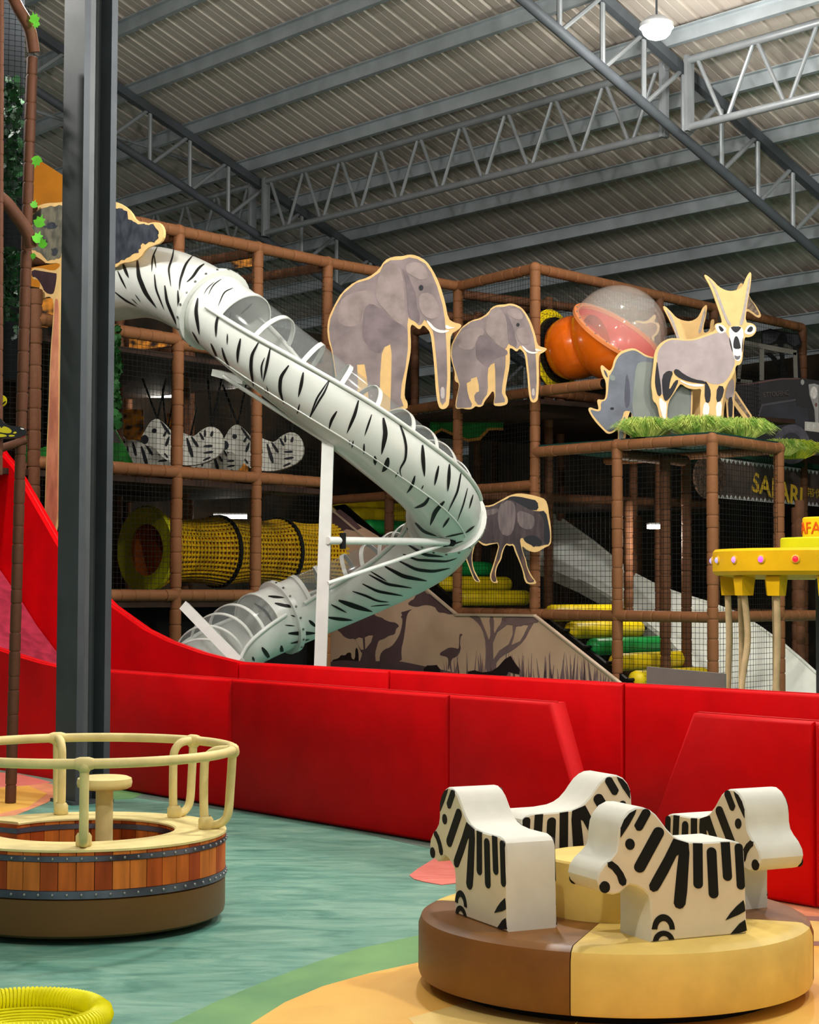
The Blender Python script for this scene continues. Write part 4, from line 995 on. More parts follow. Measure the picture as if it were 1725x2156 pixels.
MB().lathe([(NRR*.8,-.02),(NRR*1.06,-.02),(NRR*1.06,.03),(NRR*.8,.03)], 32, rc, (hx, hy, hd), close_prof=True).build('collar', BLACK, ball, smooth=40)
mb = MB()
for k in range(40):
    a0 = 2*math.pi*k/40
    for dv in (1, -1):
        pts = []
        for j in range(5):
            a = a0+dv*.16*j/4; r = NRR*(1.08+.22*j/4); pts.append(rc+hd*.05+(hx*math.cos(a)+hy*math.sin(a))*r)
        mb.tube(pts, .012, 5)
for r in (1.08, 1.16, 1.24, 1.31):
    mb.tube([rc+hd*.05+(hx*math.cos(a)+hy*math.sin(a))*(NRR*r) for a in [2*math.pi*k/40 for k in range(40)]], .013, 5, closed=True)
mb.build('yellow_netting', mat('yellow_rope', (240,214,20), .6), ball, kind='stuff')

board('antelope_board', 'brown animal cutout board seen through the clear dome', 'animal board', vert_plane(23.3), (1125, 590, 5.75),
 [(1120,580),(1180,510),(1250,485),(1340,505),(1400,470),(1455,410),(1482,430),(1450,510),(1525,520),(1512,640),(1440,700),(1480,900),(1400,900),(1330,760),(1200,640)],
 [('body_print', mat('antelope_print', (150,108,84), .5, var=.3, vs=9), [(1160,570),(1250,510),(1340,530),(1420,510),(1495,540),(1480,630),(1410,690),(1440,860),(1400,860),(1340,740),(1210,620)])], group='animal cutout boards')

# ================================================================== SAFARI SIGN, JEEP BOARD
sp0 = P(1495, 1000, 23.4); sp1 = P(1725, 1030, 27.2); sd = sp1-sp0; sd.z = 0; sd.normalize(); sn = V(sd.y, -sd.x, 0)
if sn.y > 0: sn = -sn
plS = Plane(sp0, sn)
SIGNB = mat('brown_sign_board', (112,92,84), .6, var=.2, vs=4, c2=(86,72,68)); SIGNY = mat('yellow_letters', (238,190,60), .5); TEETH = mat('white_teeth', (236,232,226), .5)
sg = board('safari_sign', 'dark brown sign with yellow lettering and white zigzag borders', 'sign', plS, one,
 [(1500,962),(1560,968),(1640,979),(1725,991),(1840,1008),(1840,1078),(1725,1067),(1620,1056),(1500,1048)], [], th_=.05, edge=SIGNB, sm=0)
def on_sign(pts, nm, m, lv=1.0): MB().prism([plS(x, y) for x, y in pts], sn*.0006, sn*(.004*lv)).build(nm, m, sg)
def ytop(x): return 962+(x-1500)*.129
def ybot(x): return 1048+(x-1500)*.085
x = 1508.0
while x < 1830:
    w = 9.0*(1-(x-1500)/1500)
    on_sign([(x, ytop(x)+.5), (x+w, ytop(x+w)+.5), (x+w/2, ytop(x+w/2)+9)], 'tooth', TEETH)
    on_sign([(x, ybot(x)-.5), (x+w, ybot(x+w)-.5), (x+w/2, ybot(x+w/2)-9)], 'tooth', TEETH)
    x += w*1.04
MB().prism([plS(x, y) for x, y in circ(1492, 1003, 33, 48, 28)], sn*.001, sn*.03).build('spotted_oval', mat('leopard_print', (120,92,74), .6, var=.6, vs=26, c2=(34,28,28)), sg)
def text_mesh(body, size, m, shear=0, extrude=.004, offset=0):
    cu = bpy.data.curves.new('lettering', 'FONT'); cu.body = body; cu.size = size; cu.shear = shear; cu.extrude = extrude; cu.offset = offset; cu.align_x = 'LEFT'
    cu.resolution_u = 4
    o = bpy.data.objects.new('lettering_tmp', cu); COL.objects.link(o)
    bpy.context.view_layer.update()
    dg = bpy.context.evaluated_depsgraph_get()
    me = bpy.data.meshes.new_from_object(o.evaluated_get(dg)); bpy.data.objects.remove(o)
    me.materials.clear(); me.materials.append(m)
    return me
def place_text(me, name, parent, p, ex, ey, ez, mirror=False):
    o = bpy.data.objects.new(name, me); COL.objects.link(o); o.parent = parent; l = p-WORG[parent.name]
    if mirror: ex = -ex
    o.matrix_local = Matrix(((ex.x, ey.x, ez.x, l.x), (ex.y, ey.y, ez.y, l.y), (ex.z, ey.z, ez.z, l.z), (0,0,0,1)))
    return o
def fit_text(body, quad, nm, m, parent, pl, n_, shear=0, off=0, lift=.004):
    # stretch the lettering into the box with lower left, lower right and upper left corners
    me = text_mesh(body, 1.0, m, shear, .002, off)
    xs_ = [v.co.x for v in me.vertices]; ys_ = [v.co.y for v in me.vertices]
    x0, x1, y0, y1 = min(xs_), max(xs_), min(ys_), max(ys_)
    for v in me.vertices:
        v.co.x = (v.co.x-x0)/(x1-x0); v.co.y = (v.co.y-y0)/(y1-y0)
    a, b, c = [pl(*q) for q in quad]
    return place_text(me, nm, parent, a+n_*lift, b-a, c-a, n_)
fit_text('SAFARI', [(1583,1035),(1668,1043),(1586,992)], 'lettering', SIGNY, sg, plS, sn, .12, .02)
fit_text('\u5e26\u4f60\u6df1', [(1699,1046),(1748,1052),(1699,1026)], 'lettering', SIGNY, sg, plS, sn, 0, .0)
# mossy ledge above the sign
MB().prism([plS(x, y)+sn*.06 for x, y in [(1545,954),(1840,996),(1840,1006),(1545,964)]], V(0,0,0), -sn*1.0).build('ledge', mat('green_turf_edge', (24,66,46), .8), sg)
# jeep
plJ = vert_plane(25.6); crJ = (1540, 640, 6.735)
JB = mat('jeep_black_print', (26,22,24), .5, var=.2, vs=4); JD = mat('jeep_grey_print', (38,38,46), .5, var=.15, vs=5); JG = mat('jeep_silver_print', (150,146,142), .5, var=.12, vs=8); JR = mat('jeep_maroon_print', (104,66,60), .5)
jeep = board('jeep_board', 'dark off-road car cutout board above the safari sign', 'car board', plJ, crJ,
 [(60,1135),(300,1108),(500,1075),(700,1050),(960,1045),(1010,1055),(1500,1120),(1500,2150),(400,2150),(60,1900)],
 [('bonnet_print', JR, [(70,1155),(300,1120),(500,1085),(700,1058),(970,1052),(970,1066),(700,1072),(500,1105),(300,1140)], 1.5),
  ('panel_print', JD, [(430,1450),(920,1390),(1090,1480),(1100,1700),(1000,1760),(850,1700),(700,1730),(560,1900),(400,1700),(380,1620)], 1.5),
  ('mudguard_print', mat('jeep_guard', (72,68,74), .5), [(370,1620),(430,1420),(915,1345),(915,1375),(445,1450),(390,1620)], 2),
  ('wing_print', JB, [(925,1265),(1100,1290),(1180,1500),(1190,1680),(1100,1680),(1090,1480),(920,1450)], 2.4),
  ('grille_print', JG, [(1095,1140),(1180,1130),(1240,1150),(1240,1680),(1190,1680),(1180,1500),(1110,1290)], 3),
  ('headlamp_print', mat('lamp_glass_print', (196,188,178), .3, var=.2, vs=30), circ(1170,1260,48,88,20), 4),
  ('indicator_print', JR, circ(1203,1430,18,30,12), 4), ('side_lamp_print', JG, circ(1010,1110,26,40,12), 3),
  ('bumper_print', JB, [(1085,1800),(1500,1840),(1500,2010),(1085,1990)], 2),
  ('number_plate_print', mat('plate_print', (190,184,174), .5), [(1042,1668),(1500,1700),(1500,1850),(1042,1795)], 3),
  ('mudflap_print', mat('mudflap_print', (150,72,48), .5), [(1090,1990),(1190,1990),(1180,2150),(1080,2150)], 2),
  ('tyre_print', mat('tyre_print', (82,78,86), .6, var=.2, vs=14), circ(860,1990,255,280,36), 3), ('wheel_print', JD, circ(850,1995,150,170,30), 4), ('hub_print', JB, circ(845,1985,70,60,20), 5)], th_=.04, edge=JB, sm=0)
fit_text('ETTOUBHC', [(1540+462/6.735, 640+1325/6.735), (1540+812/6.735, 640+1262/6.735), (1540+462/6.735, 640+1255/6.735)], 'lettering', mat('faded_letters', (92,78,72), .6), jeep, plJ, NV, 0, 0, .008)
fit_text('E\u00b7N02', [(1540+1075/6.735, 640+1775/6.735), (1540+1330/6.735, 640+1805/6.735), (1540+1075/6.735, 640+1700/6.735)], 'lettering', mat('plate_letters', (224,220,212), .5), jeep, plJ, NV, 0, 0, .012)
# windscreen frame of the jeep, standing on the bonnet
wf = mat('windscreen_frame', (92,88,78), .5, var=.1, vs=5)
def jq(x, y): return plJ(1540+x/6.735, 640+y/6.735)
for nm, a, b, w in (('windscreen_bar',(150,545),(925,695),.055),('windscreen_bar',(432,640),(432,1085),.05),('windscreen_bar',(905,690),(915,1050),.045),('windscreen_bar',(60,1085),(300,1110),.04),('windscreen_bar',(150,545),(100,1110),.04)):
    MB().bar(jq(*a), jq(*b), .03, w*1.3, V(0,-1,0).cross((jq(*b)-jq(*a)).normalized())).build(nm, wf, jeep)
# black tree silhouettes behind the jeep
board('tree_silhouette_board', 'black tree silhouette board standing behind the dark car board', 'tree board', vert_plane(26.3), crJ,
 [(430,380),(560,350),(700,390),(800,400),(960,420),(1000,560),(960,620),(960,700),(1000,1100),(950,1100),(920,800),(880,600),(800,560),(745,560),(750,700),(790,1100),(715,1100),(640,860),(560,760),(480,700),(560,690),(640,760),(690,880),(700,760),(660,560),(560,580),(440,590)], [('foliage_print', INK, [(440,400),(560,370),(700,410),(640,520),(560,560),(450,570)]), ('foliage_print', INK, [(770,420),(950,440),(980,560),(900,600),(800,540)])], edge=mat('black_board', (16,16,16), .8), sm=0)

# ================================================================== GRASS ON THE PLATFORM
GR1 = mat('artificial_grass', (206,220,110), .55, var=.3, vs=9, c2=(96,150,48)); GR2 = mat('yellow_artificial_grass', (206,206,52), .55, var=.3, vs=12, c2=(150,186,60))
def tuft(px, D, z, w, h, label, m, n=900):
    b = P(px, 1240, D); b.z = z; mb = MB()
    for k in range(n):
        a = random.uniform(0, 6.283); rr = math.sqrt(random.random()); out = V(math.cos(a), math.sin(a)*.6, 0)
        p0 = b+V(math.cos(a)*rr*w*.34, math.sin(a)*rr*.13, 0)
        th_ = rr*random.uniform(.5, 1.1)*1.0+random.uniform(-.15, .15); d = UPZ*math.cos(th_)+out*math.sin(th_); L = h*random.uniform(.75, 1.15)
        s = V(random.uniform(.5,1), random.uniform(-.4,.4), 0).normalized()*.004
        p1 = p0+d*(L*.55); p2 = p1+(d*.7+out*.35-UPZ*.1)*(L*.3); p3 = p2+(out*.8-UPZ*.55)*(L*.28)
        if p3.z < z: p3.z = z
        mb.add([p0-s, p0+s, p1-s, p1+s, p2-s*.8, p2+s*.8, p3], [(0,1,3,2),(2,3,5,4),(4,5,6)])
    mb.build('grass_clump', m, label=label, cat='grass clump', group='artificial grass clumps')
tuft(1362, 20.48, ZP+.085, .46, .30, 'green artificial grass clump below the rhino flank', GR1, 1000)
tuft(1471, 20.33, ZP+.085, .52, .31, 'green artificial grass clump in the middle of the platform', GR1, 1300)
tuft(1562, 20.6, ZP+.085, .48, .31, 'green artificial grass clump at the right corner of the platform', GR1, 1300)
zl = plS(1640, 974).z
tuft(1645, 24.4, zl, .40, .30, 'green artificial grass clump on the ledge above the sign', GR1, 900)
tuft(1676, 24.9, zl, .44, .34, 'yellow artificial grass clump on the ledge above the sign', GR2, 1000)
# ================================================================== INSIDE THE LEFT BAY
# hanging zebra boards
crZ = (200, 780, 3.45)
def zebra_hang(dx, dy, D, label, sc=1.0):
    pl = vert_plane(D)
    g = lambda L: [((x-640)*sc+640+dx, (y-540)*sc+540+dy) for x, y in L]
    o = [(335,490),(362,440),(400,372),(450,345),(500,380),(560,450),(610,440),(680,470),(720,480),(780,425),(850,400),(915,440),(942,540),(905,620),(800,670),(700,692),(570,682),(480,622),(430,555),(360,545)]
    pr = [('eye_print', INK, g(circ(432,438,18)), 2), ('nose_print', INK, g(circ(362,502,28,34)), 2), ('mane_print', INK, g([(470,360),(500,385),(555,460),(540,470),(500,420)]), 2)]
    for a, b, w in (((520,440),(500,480),10),((540,480),(515,550),12),((568,490),(566,600),11),((605,460),(630,560),12),((668,490),(710,630),15),((700,480),(750,555),12),((760,450),(790,505),10),((800,430),(800,480),10),((855,440),(845,480),12),((790,550),(855,548),10),((790,600),(860,590),10),((785,655),(840,630),9),((505,600),(530,635),8)):
        dx_, dy_ = b[0]-a[0], b[1]-a[1]; L = math.hypot(dx_, dy_); nx, ny = -dy_/L*w, dx_/L*w
        pr.append(('stripe_print', INK, g([(a[0]+nx*.6,a[1]+ny*.6),(a[0]-nx*.6,a[1]-ny*.6),(b[0]-nx,b[1]-ny),(b[0]+nx,b[1]+ny)]), 2))
    r = board('zebra_swing', label, 'hanging zebra', pl, crZ, g(o), pr, th_=.12, edge=ZWHITE, group='hanging zebra pads')
    for (hx_, hy_), tx in (((455,350), -110), ((455,350), 60), ((850,405), 70), ((850,405), -30)):
        a = pl(*conv(g([(hx_, hy_)]), crZ)[0]); b = pl(*conv(g([(hx_+tx, 60)]), crZ)[0]); MB().tube([a, b], .012, 6).build('strap', BLACK, r)
zebra_hang(0, 0, 20.9, 'hanging white zebra pad nearest the column behind the net')
zebra_hang(583, 42, 21.6, 'hanging white zebra pad to the right behind the net')
zebra_hang(-330, 60, 22.4, 'hanging white zebra pad half hidden behind the column')
zebra_hang(200, 110, 22.6, 'hanging white zebra pad low between the two front ones', .8)
# woven yellow tunnel
YT = mat('yellow_tunnel_cord', (214,168,16), .35, var=.12, vs=10, coat=.2); YI = mat('tunnel_inside', (196,96,16), .6, var=.2, vs=10)
ta, tb_ = P(318, 1158, 20.75), P(690, 1166, 22.9)
td = (tb_-ta).normalized(); tx_ = td.cross(UPZ).normalized(); ty_ = tx_.cross(td); TL = (tb_-ta).length
tn_ = thing('crawl_tunnel', 'woven yellow crawl tunnel with flared mouth behind the net', 'crawl tunnel', (ta.x, ta.y, ta.z-.45))
def trad(u):
    seg = 1.02; f = (u % seg)/seg
    return .355+.055*abs(2*f-1)**2.0 if u > .12 else .40+.06*(1-u/.12)
mb = MB(); NH = int(TL/.052)
for i in range(NH):
    u = TL*i/NH; mb.tube([ta+td*u+(tx_*math.cos(a)+ty_*math.sin(a))*trad(u) for a in [2*math.pi*k/30 for k in range(30)]], .013, 5, closed=True)
for k in range(40):
    a = 2*math.pi*k/40; mb.tube([ta+td*(TL*j/40)+(tx_*math.cos(a)+ty_*math.sin(a))*(trad(TL*j/40)+.006) for j in range(41)], .015, 5)
mb.build('woven_wall', YT, tn_, smooth=60, kind='stuff')
MB().lathe([(trad(TL*j/30)-.035, TL*j/30) for j in range(31)], 30, ta, (tx_, ty_, td)).build('lining', YI, tn_, smooth=60)
MB().lathe([(.30,-.02),(.42,-.03),(.50,-.05),(.52,-.02),(.46,.04),(.36,.06)], 36, ta-td*.05, (tx_, ty_, td), close_prof=True).build('mouth_ring', mat('yellow_green_plastic', (200,196,30), .35, coat=.3), tn_, smooth=60)
for u in (1.02, 2.04):
    MB().lathe([(trad(u)-.01,-.02),(trad(u)+.035,-.02),(trad(u)+.035,.03),(trad(u)-.01,.03)], 30, ta+td*u, (tx_, ty_, td), close_prof=True).build('black_band', BLACK, tn_, smooth=40)
# teal mat on the lower deck
MB().prism([P(200,1250,19.2), P(372,1250,20.2), P(372,1243,20.2), P(200,1243,19.2)], V(0,0,0), ba*.5).build('teal_mat', mat('teal_mat', (20,104,110), .6, var=.2, vs=20), label='thin teal mat lying on the lowest deck', cat='mat')
# leopard print panels
LEO = mat('leopard_panel', (236,150,44), .6, var=.9, vs=9, c2=(40,22,14), detail=1, emit=0)
def leo_panel(pts, D, label):
    MB().prism([P(x, y, D) for x, y in pts], V(0,0,0), V(0,.02,0)).build('leopard_print_panel', LEO, label=label, cat='print panel', group='orange leopard print panels')
leo_panel([(272,708),(378,708),(378,742),(272,752)], 21.0, 'orange leopard print panel under the upper deck rail')
leo_panel([(240,862),(302,862),(302,926),(240,926)], 22.8, 'orange leopard print panel left of the hanging zebras')
leo_panel([(352,870),(396,870),(396,912),(352,912)], 23.0, 'small orange leopard print panel above the hanging zebras')
leo_panel([(480,545),(535,530),(535,560),(495,565)], 22.6, 'orange leopard print panel high behind the top rail')
leo_panel([(470,930),(530,940),(522,992),(490,998)], 23.2, 'yellow print panel low behind the hanging zebras')
leo_panel([(66,632),(118,626),(118,672),(100,690),(66,684)], 18.9, 'yellow leopard print panel behind the tree board branch')
# strip lights inside
TLM = mat('strip_light', (255,250,240), .4, emit=9.0)
def strip(px, py, D, L, label, ang=.1, power=7):
    c = P(px, py, D); d = V(math.cos(ang), math.sin(ang), 0)
    th = thing('strip_light', label, 'light', c, 'strip lights inside the climbing frame')
    l = bpy.data.lights.new('strip_glow', 'POINT'); l.energy = power; l.shadow_soft_size = .08; l.color = (1, .93, .80)
    lo = bpy.data.objects.new('strip_glow', l); COL.objects.link(lo); lo.parent = th; lo.location = (0, -.02, -.14)
    MB().bar(c-d*L/2, c+d*L/2, .12, .05).build('tube_cover', TLM, th)
    MB().tube([c+UPZ*.04, c+UPZ*.65], .006, 5).build('hanger', BLACK, th)
    MB().bar(c-d*L/2+UPZ*.035, c+d*L/2+UPZ*.035, .16, .02).build('tray', mat('tray_white', (220,220,220), .5), th)
strip(500, 808, 22.6, .55, 'strip light glowing under the upper end of the tube slide')
strip(330, 832, 23.5, .5, 'strip light glowing above the hanging zebra near the column')
strip(485, 1088, 24.0, .45, 'strip light glowing above the woven tunnel')
strip(245, 880, 22.9, .12, 'small strip light beside the grey column', power=3)
q = ondepth(1378, 1109, 1.45); strip(1378, 1109, q.y, .16, 'small strip light glowing above the white slide', power=42)
# bright green slatted post and leafy board beside the tree trunk
GRP = mat('bright_green_plastic', (46,160,50), .45, var=.25, vs=10)
MB().tube([P(66,795,19.4), P(65,925,19.4)], .028, 8).build('green_pole', GRP, label='bright green thin pole left of the tree trunk', cat='pole')
board('leaf_board', 'green leaf board standing low behind the tree trunk', 'leaf board', vert_plane(19.8), one, [(52,968),(52,920),(62,914),(80,922),(84,944),(96,940),(104,956),(106,976),(60,978)], [], edge=GRP, sm=0)
board('green_cone_board', 'green and white cone board behind the net next to the column', 'cone board', vert_plane(21.6), one, [(225,978),(225,925),(240,898),(262,938),(282,978)], [('tip_print', mat('grey_tip_print', (120,116,104), .5), [(226,930),(240,902),(256,934)])], edge=GRP, sm=0)
# green scalloped boards in the right bay
board('canopy_board', 'green leaf canopy board with orange edge behind the small elephant', 'leaf board', vert_plane(24.2), one,
 [(905,880),(1060,880),(1060,905),(1030,905),(1010,925),(985,928),(960,918),(930,905),(905,920)], [('edge_print', mat('orange_edge_print', (190,132,60), .5), [(905,916),(930,901),(960,914),(985,924),(1008,921),(1028,901),(1060,901),(1060,906),(1031,906),(1011,927),(985,930),(960,920),(930,907),(905,922)])], edge=mat('green_board', (34,120,50), .6, var=.3, vs=6), sm=0)

# ================================================================== IVY TOWER AT THE LEFT EDGE
ib = onz(22, 1692, 0); iD = ib.y
TOWERF = mat('tower_foam', (96,60,42), .65, var=.12, vs=12)
SLEEVET = MB().lathe([(.86,0),(.985,.05),(1,.12),(1,.88),(.985,.95),(.86,1)], 10).mesh('foam_sleeve_tower', TOWERF, smooth=60)
it = thing('ivy_tower', 'brown padded net tower with ivy at the left edge', 'climbing tower', (ib.x, ib.y, 0))
pole(it, 'post', (ib.x, iD, 0), P(62, 300, iD+.15), r=.040, me=SLEEVET, seg=.16)
pole(it, 'post', V(P(62, 300, iD+.15).x, iD+.15, P(62,300,iD+.15).z), P(68, 120, iD+.15), r=.042, me=SLEEVET, seg=.16)
pole(it, 'post', P(-2, 1000, iD-.2), P(1, -120, iD-.2), r=.026, seg=.18, me=SLEEVET)
def arch(pts, D, r): return MB().tube(catmull([P(x, y, D+i*.04) for i, (x, y) in enumerate(pts)], 6), r, 10).build('arched_rail', TOWERF, it, smooth=60)
arch([(-40,-60),(10,-30),(40,20),(62,60),(71,110)], iD-.1, .046)
arch([(-30,405),(5,420),(35,455),(58,490),(66,520)], iD-.15, .05)
arch([(-30,960),(0,945),(30,935),(54,926)], iD-.05, .03)
net(it, (P(0,500,iD+.3).x, iD+.3), (P(60,500,iD+.3).x, iD+.4), 2.6, 6.0, .04, .0022)
MB().prism([P(-30,-20,iD+.9), P(50,-20,iD+.9), P(48,800,iD+.9), P(-30,800,iD+.9)], V(0,0,0), V(0,.04,0)).build('dark_backing', mat('dark_blue_net', (7,10,13), .9), it)
IVYD = mat('dark_ivy', (28,78,34), .5, var=.5, vs=12, c2=(14,40,22)); IVYL = mat('bright_ivy_leaf', (104,200,52), .45, var=.2, vs=9)
def leaf_shape(c, ex, ey, s):
    return [c+ex*(s*x)+ey*(s*y) for x, y in ((0,-.5),(.28,-.38),(.5,-.1),(.3,.05),(.34,.3),(.1,.28),(0,.6),(-.1,.28),(-.34,.3),(-.3,.05),(-.5,-.1),(-.28,-.38))]
ivy = thing('ivy_vine', 'green ivy hanging inside the net tower at the left edge', 'ivy', P(25, 720, iD+.3))
mb = MB()
for k in range(520):
    if k % 2: x, y = random.uniform(0, 44), random.uniform(165, 430)
    else: x, y = random.uniform(-5, 44), random.uniform(525, 715-random.random()*120)
    c = P(x, y, iD+random.uniform(.35, .75)); ex = V(random.uniform(-1,1), random.uniform(-1,1), random.uniform(-.4,.4)).normalized(); ey = ex.cross(V(random.uniform(-.5,.5), -1, random.uniform(-.3,.3))).normalized()
    sh = leaf_shape(c, ex, ey, random.uniform(.04, .085)); mb.add(sh, [tuple(range(12))])
mb.build('foliage', IVYD, ivy, kind='stuff')
for x, y, s in ((72,38,.085),(76,52,.06),(77,340,.09),(72,430,.06),(84,466,.10),(80,500,.09),(90,512,.08),(70,540,.05)):
    c = P(x, y, iD-.05); ex = V(1, random.uniform(-.3,.3), random.uniform(-.4,.4)).normalized(); ey = V(0,-1,0).cross(ex).normalized()*random.choice((1,-1))
    MB().prism(leaf_shape(c, ex, ey, s), V(0,0,0), V(0,-.003,0)).build('leaf', IVYL, ivy)
ivy2 = thing('ivy_vine', 'green ivy hanging from the frame rail just right of the column', 'ivy', P(246, 900, 18.8))
mb = MB()
for k in range(160):
    c = P(random.uniform(234, 252), random.uniform(690, 900), random.uniform(18.65, 18.9)); ex = V(random.uniform(-1,1), random.uniform(-1,1), random.uniform(-.4,.4)).normalized(); ey = ex.cross(V(random.uniform(-.5,.5), -1, 0)).normalized()
    mb.add(leaf_shape(c, ex, ey, random.uniform(.06, .11)), [tuple(range(12))])
mb.build('foliage', mat('ivy_green', (40,92,42), .5, var=.4, vs=10), ivy2, kind='stuff')
# black and yellow creature decoration
YB = mat('yellow_lacquer', (214,196,20), .35, coat=.3); BB = mat('black_lacquer', (20,24,28), .25, coat=.4)
cr9 = (0, 780, 9.8)
board('butterfly_ornament', 'black and yellow winged ornament on the left tower rail', 'ornament', vert_plane(iD-.25), cr9,
 [(-200,960),(0,970),(60,1060),(180,1130),(330,1150),(480,1170),(550,1260),(520,1340),(380,1390),(200,1395),(0,1400),(-200,1400)],
 [('wing_print', YB, [(-150,1130),(0,1150),(30,1200),(70,1150),(160,1170),(250,1240),(230,1290),(140,1300),(-150,1250)], 2), ('wing_print', YB, [(-150,1290),(120,1320),(150,1370),(-150,1385)], 2), ('wing_print', YB, [(180,1330),(300,1330),(310,1360),(190,1372)], 2), ('wing_print', YB, [(260,1290),(320,1255),(355,1290),(300,1310)], 2), ('wing_print', IVORY, [(410,1185),(480,1190),(510,1220),(450,1220)], 2)], edge=BB)
board('bee_ornament', 'small yellow and black ornament above the winged one', 'ornament', vert_plane(iD-.1), cr9, [(-120,480),(0,490),(90,520),(130,590),(120,680),(60,740),(-120,760)],
 [('stripe_print', BB, [(-100,520),(0,540),(20,590),(-100,600)], 2), ('stripe_print', BB, [(-100,670),(40,690),(120,620),(125,650),(60,720),(-100,710)], 2)], edge=YB)
# ================================================================== WOODEN TUB CAROUSEL
TD = 8.52; TX = (185-862.5)/F_PX*TD; TRO, TRI = .668, .43
tc_ = V(TX, TD, 0)
tub = thing('tub_carousel', 'round wooden tub carousel with cream handrail and stool', 'carousel', tc_)
g0, g1 = math.radians(196), math.radians(148+360)          # the wall runs from g0 round to g1, leaving the doorway
MB().lathe([(.001,.0),(.50,.0),(.50,.035),(.001,.035)], 40, tc_).build('turntable_foot', BLACK, tub)
MB().lathe([(.001,.03),(TRO-.03,.03),(TRO-.004,.045),(TRO,.07),(TRO,.200),(TRO-.012,.208),(.001,.208)], 72, tc_).build('base', mat('dark_brown_vinyl', (110,72,26), .45, var=.06, vs=3), tub, smooth=35)
TZ0, TZ1 = .208, .425
PLANKS = [mat('plank_%d' % i, c, .5, var=.22, vs=6, stretch=(3,3,.35), detail=7) for i, c in enumerate([(206,104,40),(186,84,34),(216,120,50),(166,70,30)])]
def plank_ring(r_out, r_in, n, a0, a1, name):
    for k in range(n):
        A, B = a0+(a1-a0)*(k+.02)/n, a0+(a1-a0)*(k+.98)/n
        for za, zb in ((TZ0+.036, TZ0+.160), (TZ0+.187, TZ1-.012)):
            MB().lathe([(r_in, za), (r_out, za), (r_out, zb), (r_in, zb)], 3, tc_, None, A, B, True).build('plank', PLANKS[(k*7+k//3) % 4], name)
core = MB().lathe([(TRI+.012, TZ0), (TRO-.012, TZ0), (TRO-.012, TZ1-.02), (TRI+.012, TZ1-.02)], 80, tc_, None, g0, g1, True).build('wall_core', mat('plank_gap', (44,24,16), .8), tub)
plank_ring(TRO, TRO-.014, 46, g0, g1, core)
plank_ring(TRI+.014, TRI, 30, g0, g1, core)
BAND = mat('steel_band_print', (110,114,134), .35, .4, var=.6, vs=3.5, c2=(52,50,64))
for z0, z1 in ((TZ0, TZ0+.034), (TZ0+.162, TZ0+.186)):
    bd_ = MB().lathe([(TRO-.01, z0), (TRO+.004, z0), (TRO+.004, z1), (TRO-.01, z1)], 80, tc_, None, g0, g1, True).build('metal_band', BAND, tub, smooth=30)
    mb = MB()
    for k in range(58):
        a = g0+(g1-g0)*(k+.5)/58; mb.ball(tc_+V(math.cos(a)*(TRO+.004), math.sin(a)*(TRO+.004), (z0+z1)/2), .0075, 6, 4)
    mb.build('rivets', mat('rivet', (150,150,150), .35, .6), bd_, smooth=60, kind='stuff')
    if z0 > TZ0: MB().lathe([(TRI-.004, z0), (TRI+.01, z0), (TRI+.01, z1), (TRI-.004, z1)], 80, tc_, None, g0, g1, True).build('metal_band', BAND, tub, smooth=30)
for ga in (g0, g1):
    rd = V(math.cos(ga), math.sin(ga), 0); tg = V(-rd.y, rd.x, 0)*(1 if ga == g1 else -1)
    MB().box(tc_+rd*((TRO+TRI)/2)+tg*.002+UPZ*((TZ0+TZ1)/2-.006), TRO-TRI, .012, TZ1-TZ0-.012, (rd, tg, UPZ)).build('end_plank', PLANKS[1], tub)
    MB().box(tc_+rd*((TRO+TRI)/2)+tg*.005+UPZ*(TZ0+.174), TRO-TRI+.006, .012, .024, (rd, tg, UPZ)).build('end_band', BAND, tub)
MB().lathe([(TRI-.004, TZ1-.014), (TRO+.004, TZ1-.014), (TRO+.004, TZ1-.004), (TRO-.006, TZ1), (TRI+.004, TZ1), (TRI-.004, TZ1-.006)], 80, tc_, None, g0, g1, True).build('seat_pad', PALEY, tub, smooth=30)
# stool
sx = V(.085, .05, 0)
st_ = MB().tube([tc_+sx+UPZ*.2, tc_+sx+UPZ*.63], .042, 16).build('stool_post', PALEY, tub, smooth=40)
MB().lathe([(.001,.61),(.11,.61),(.128,.62),(.132,.64),(.128,.66),(.11,.668),(.001,.67)], 36, tc_+sx).build('stool_seat', PALEY, tub, smooth=50)
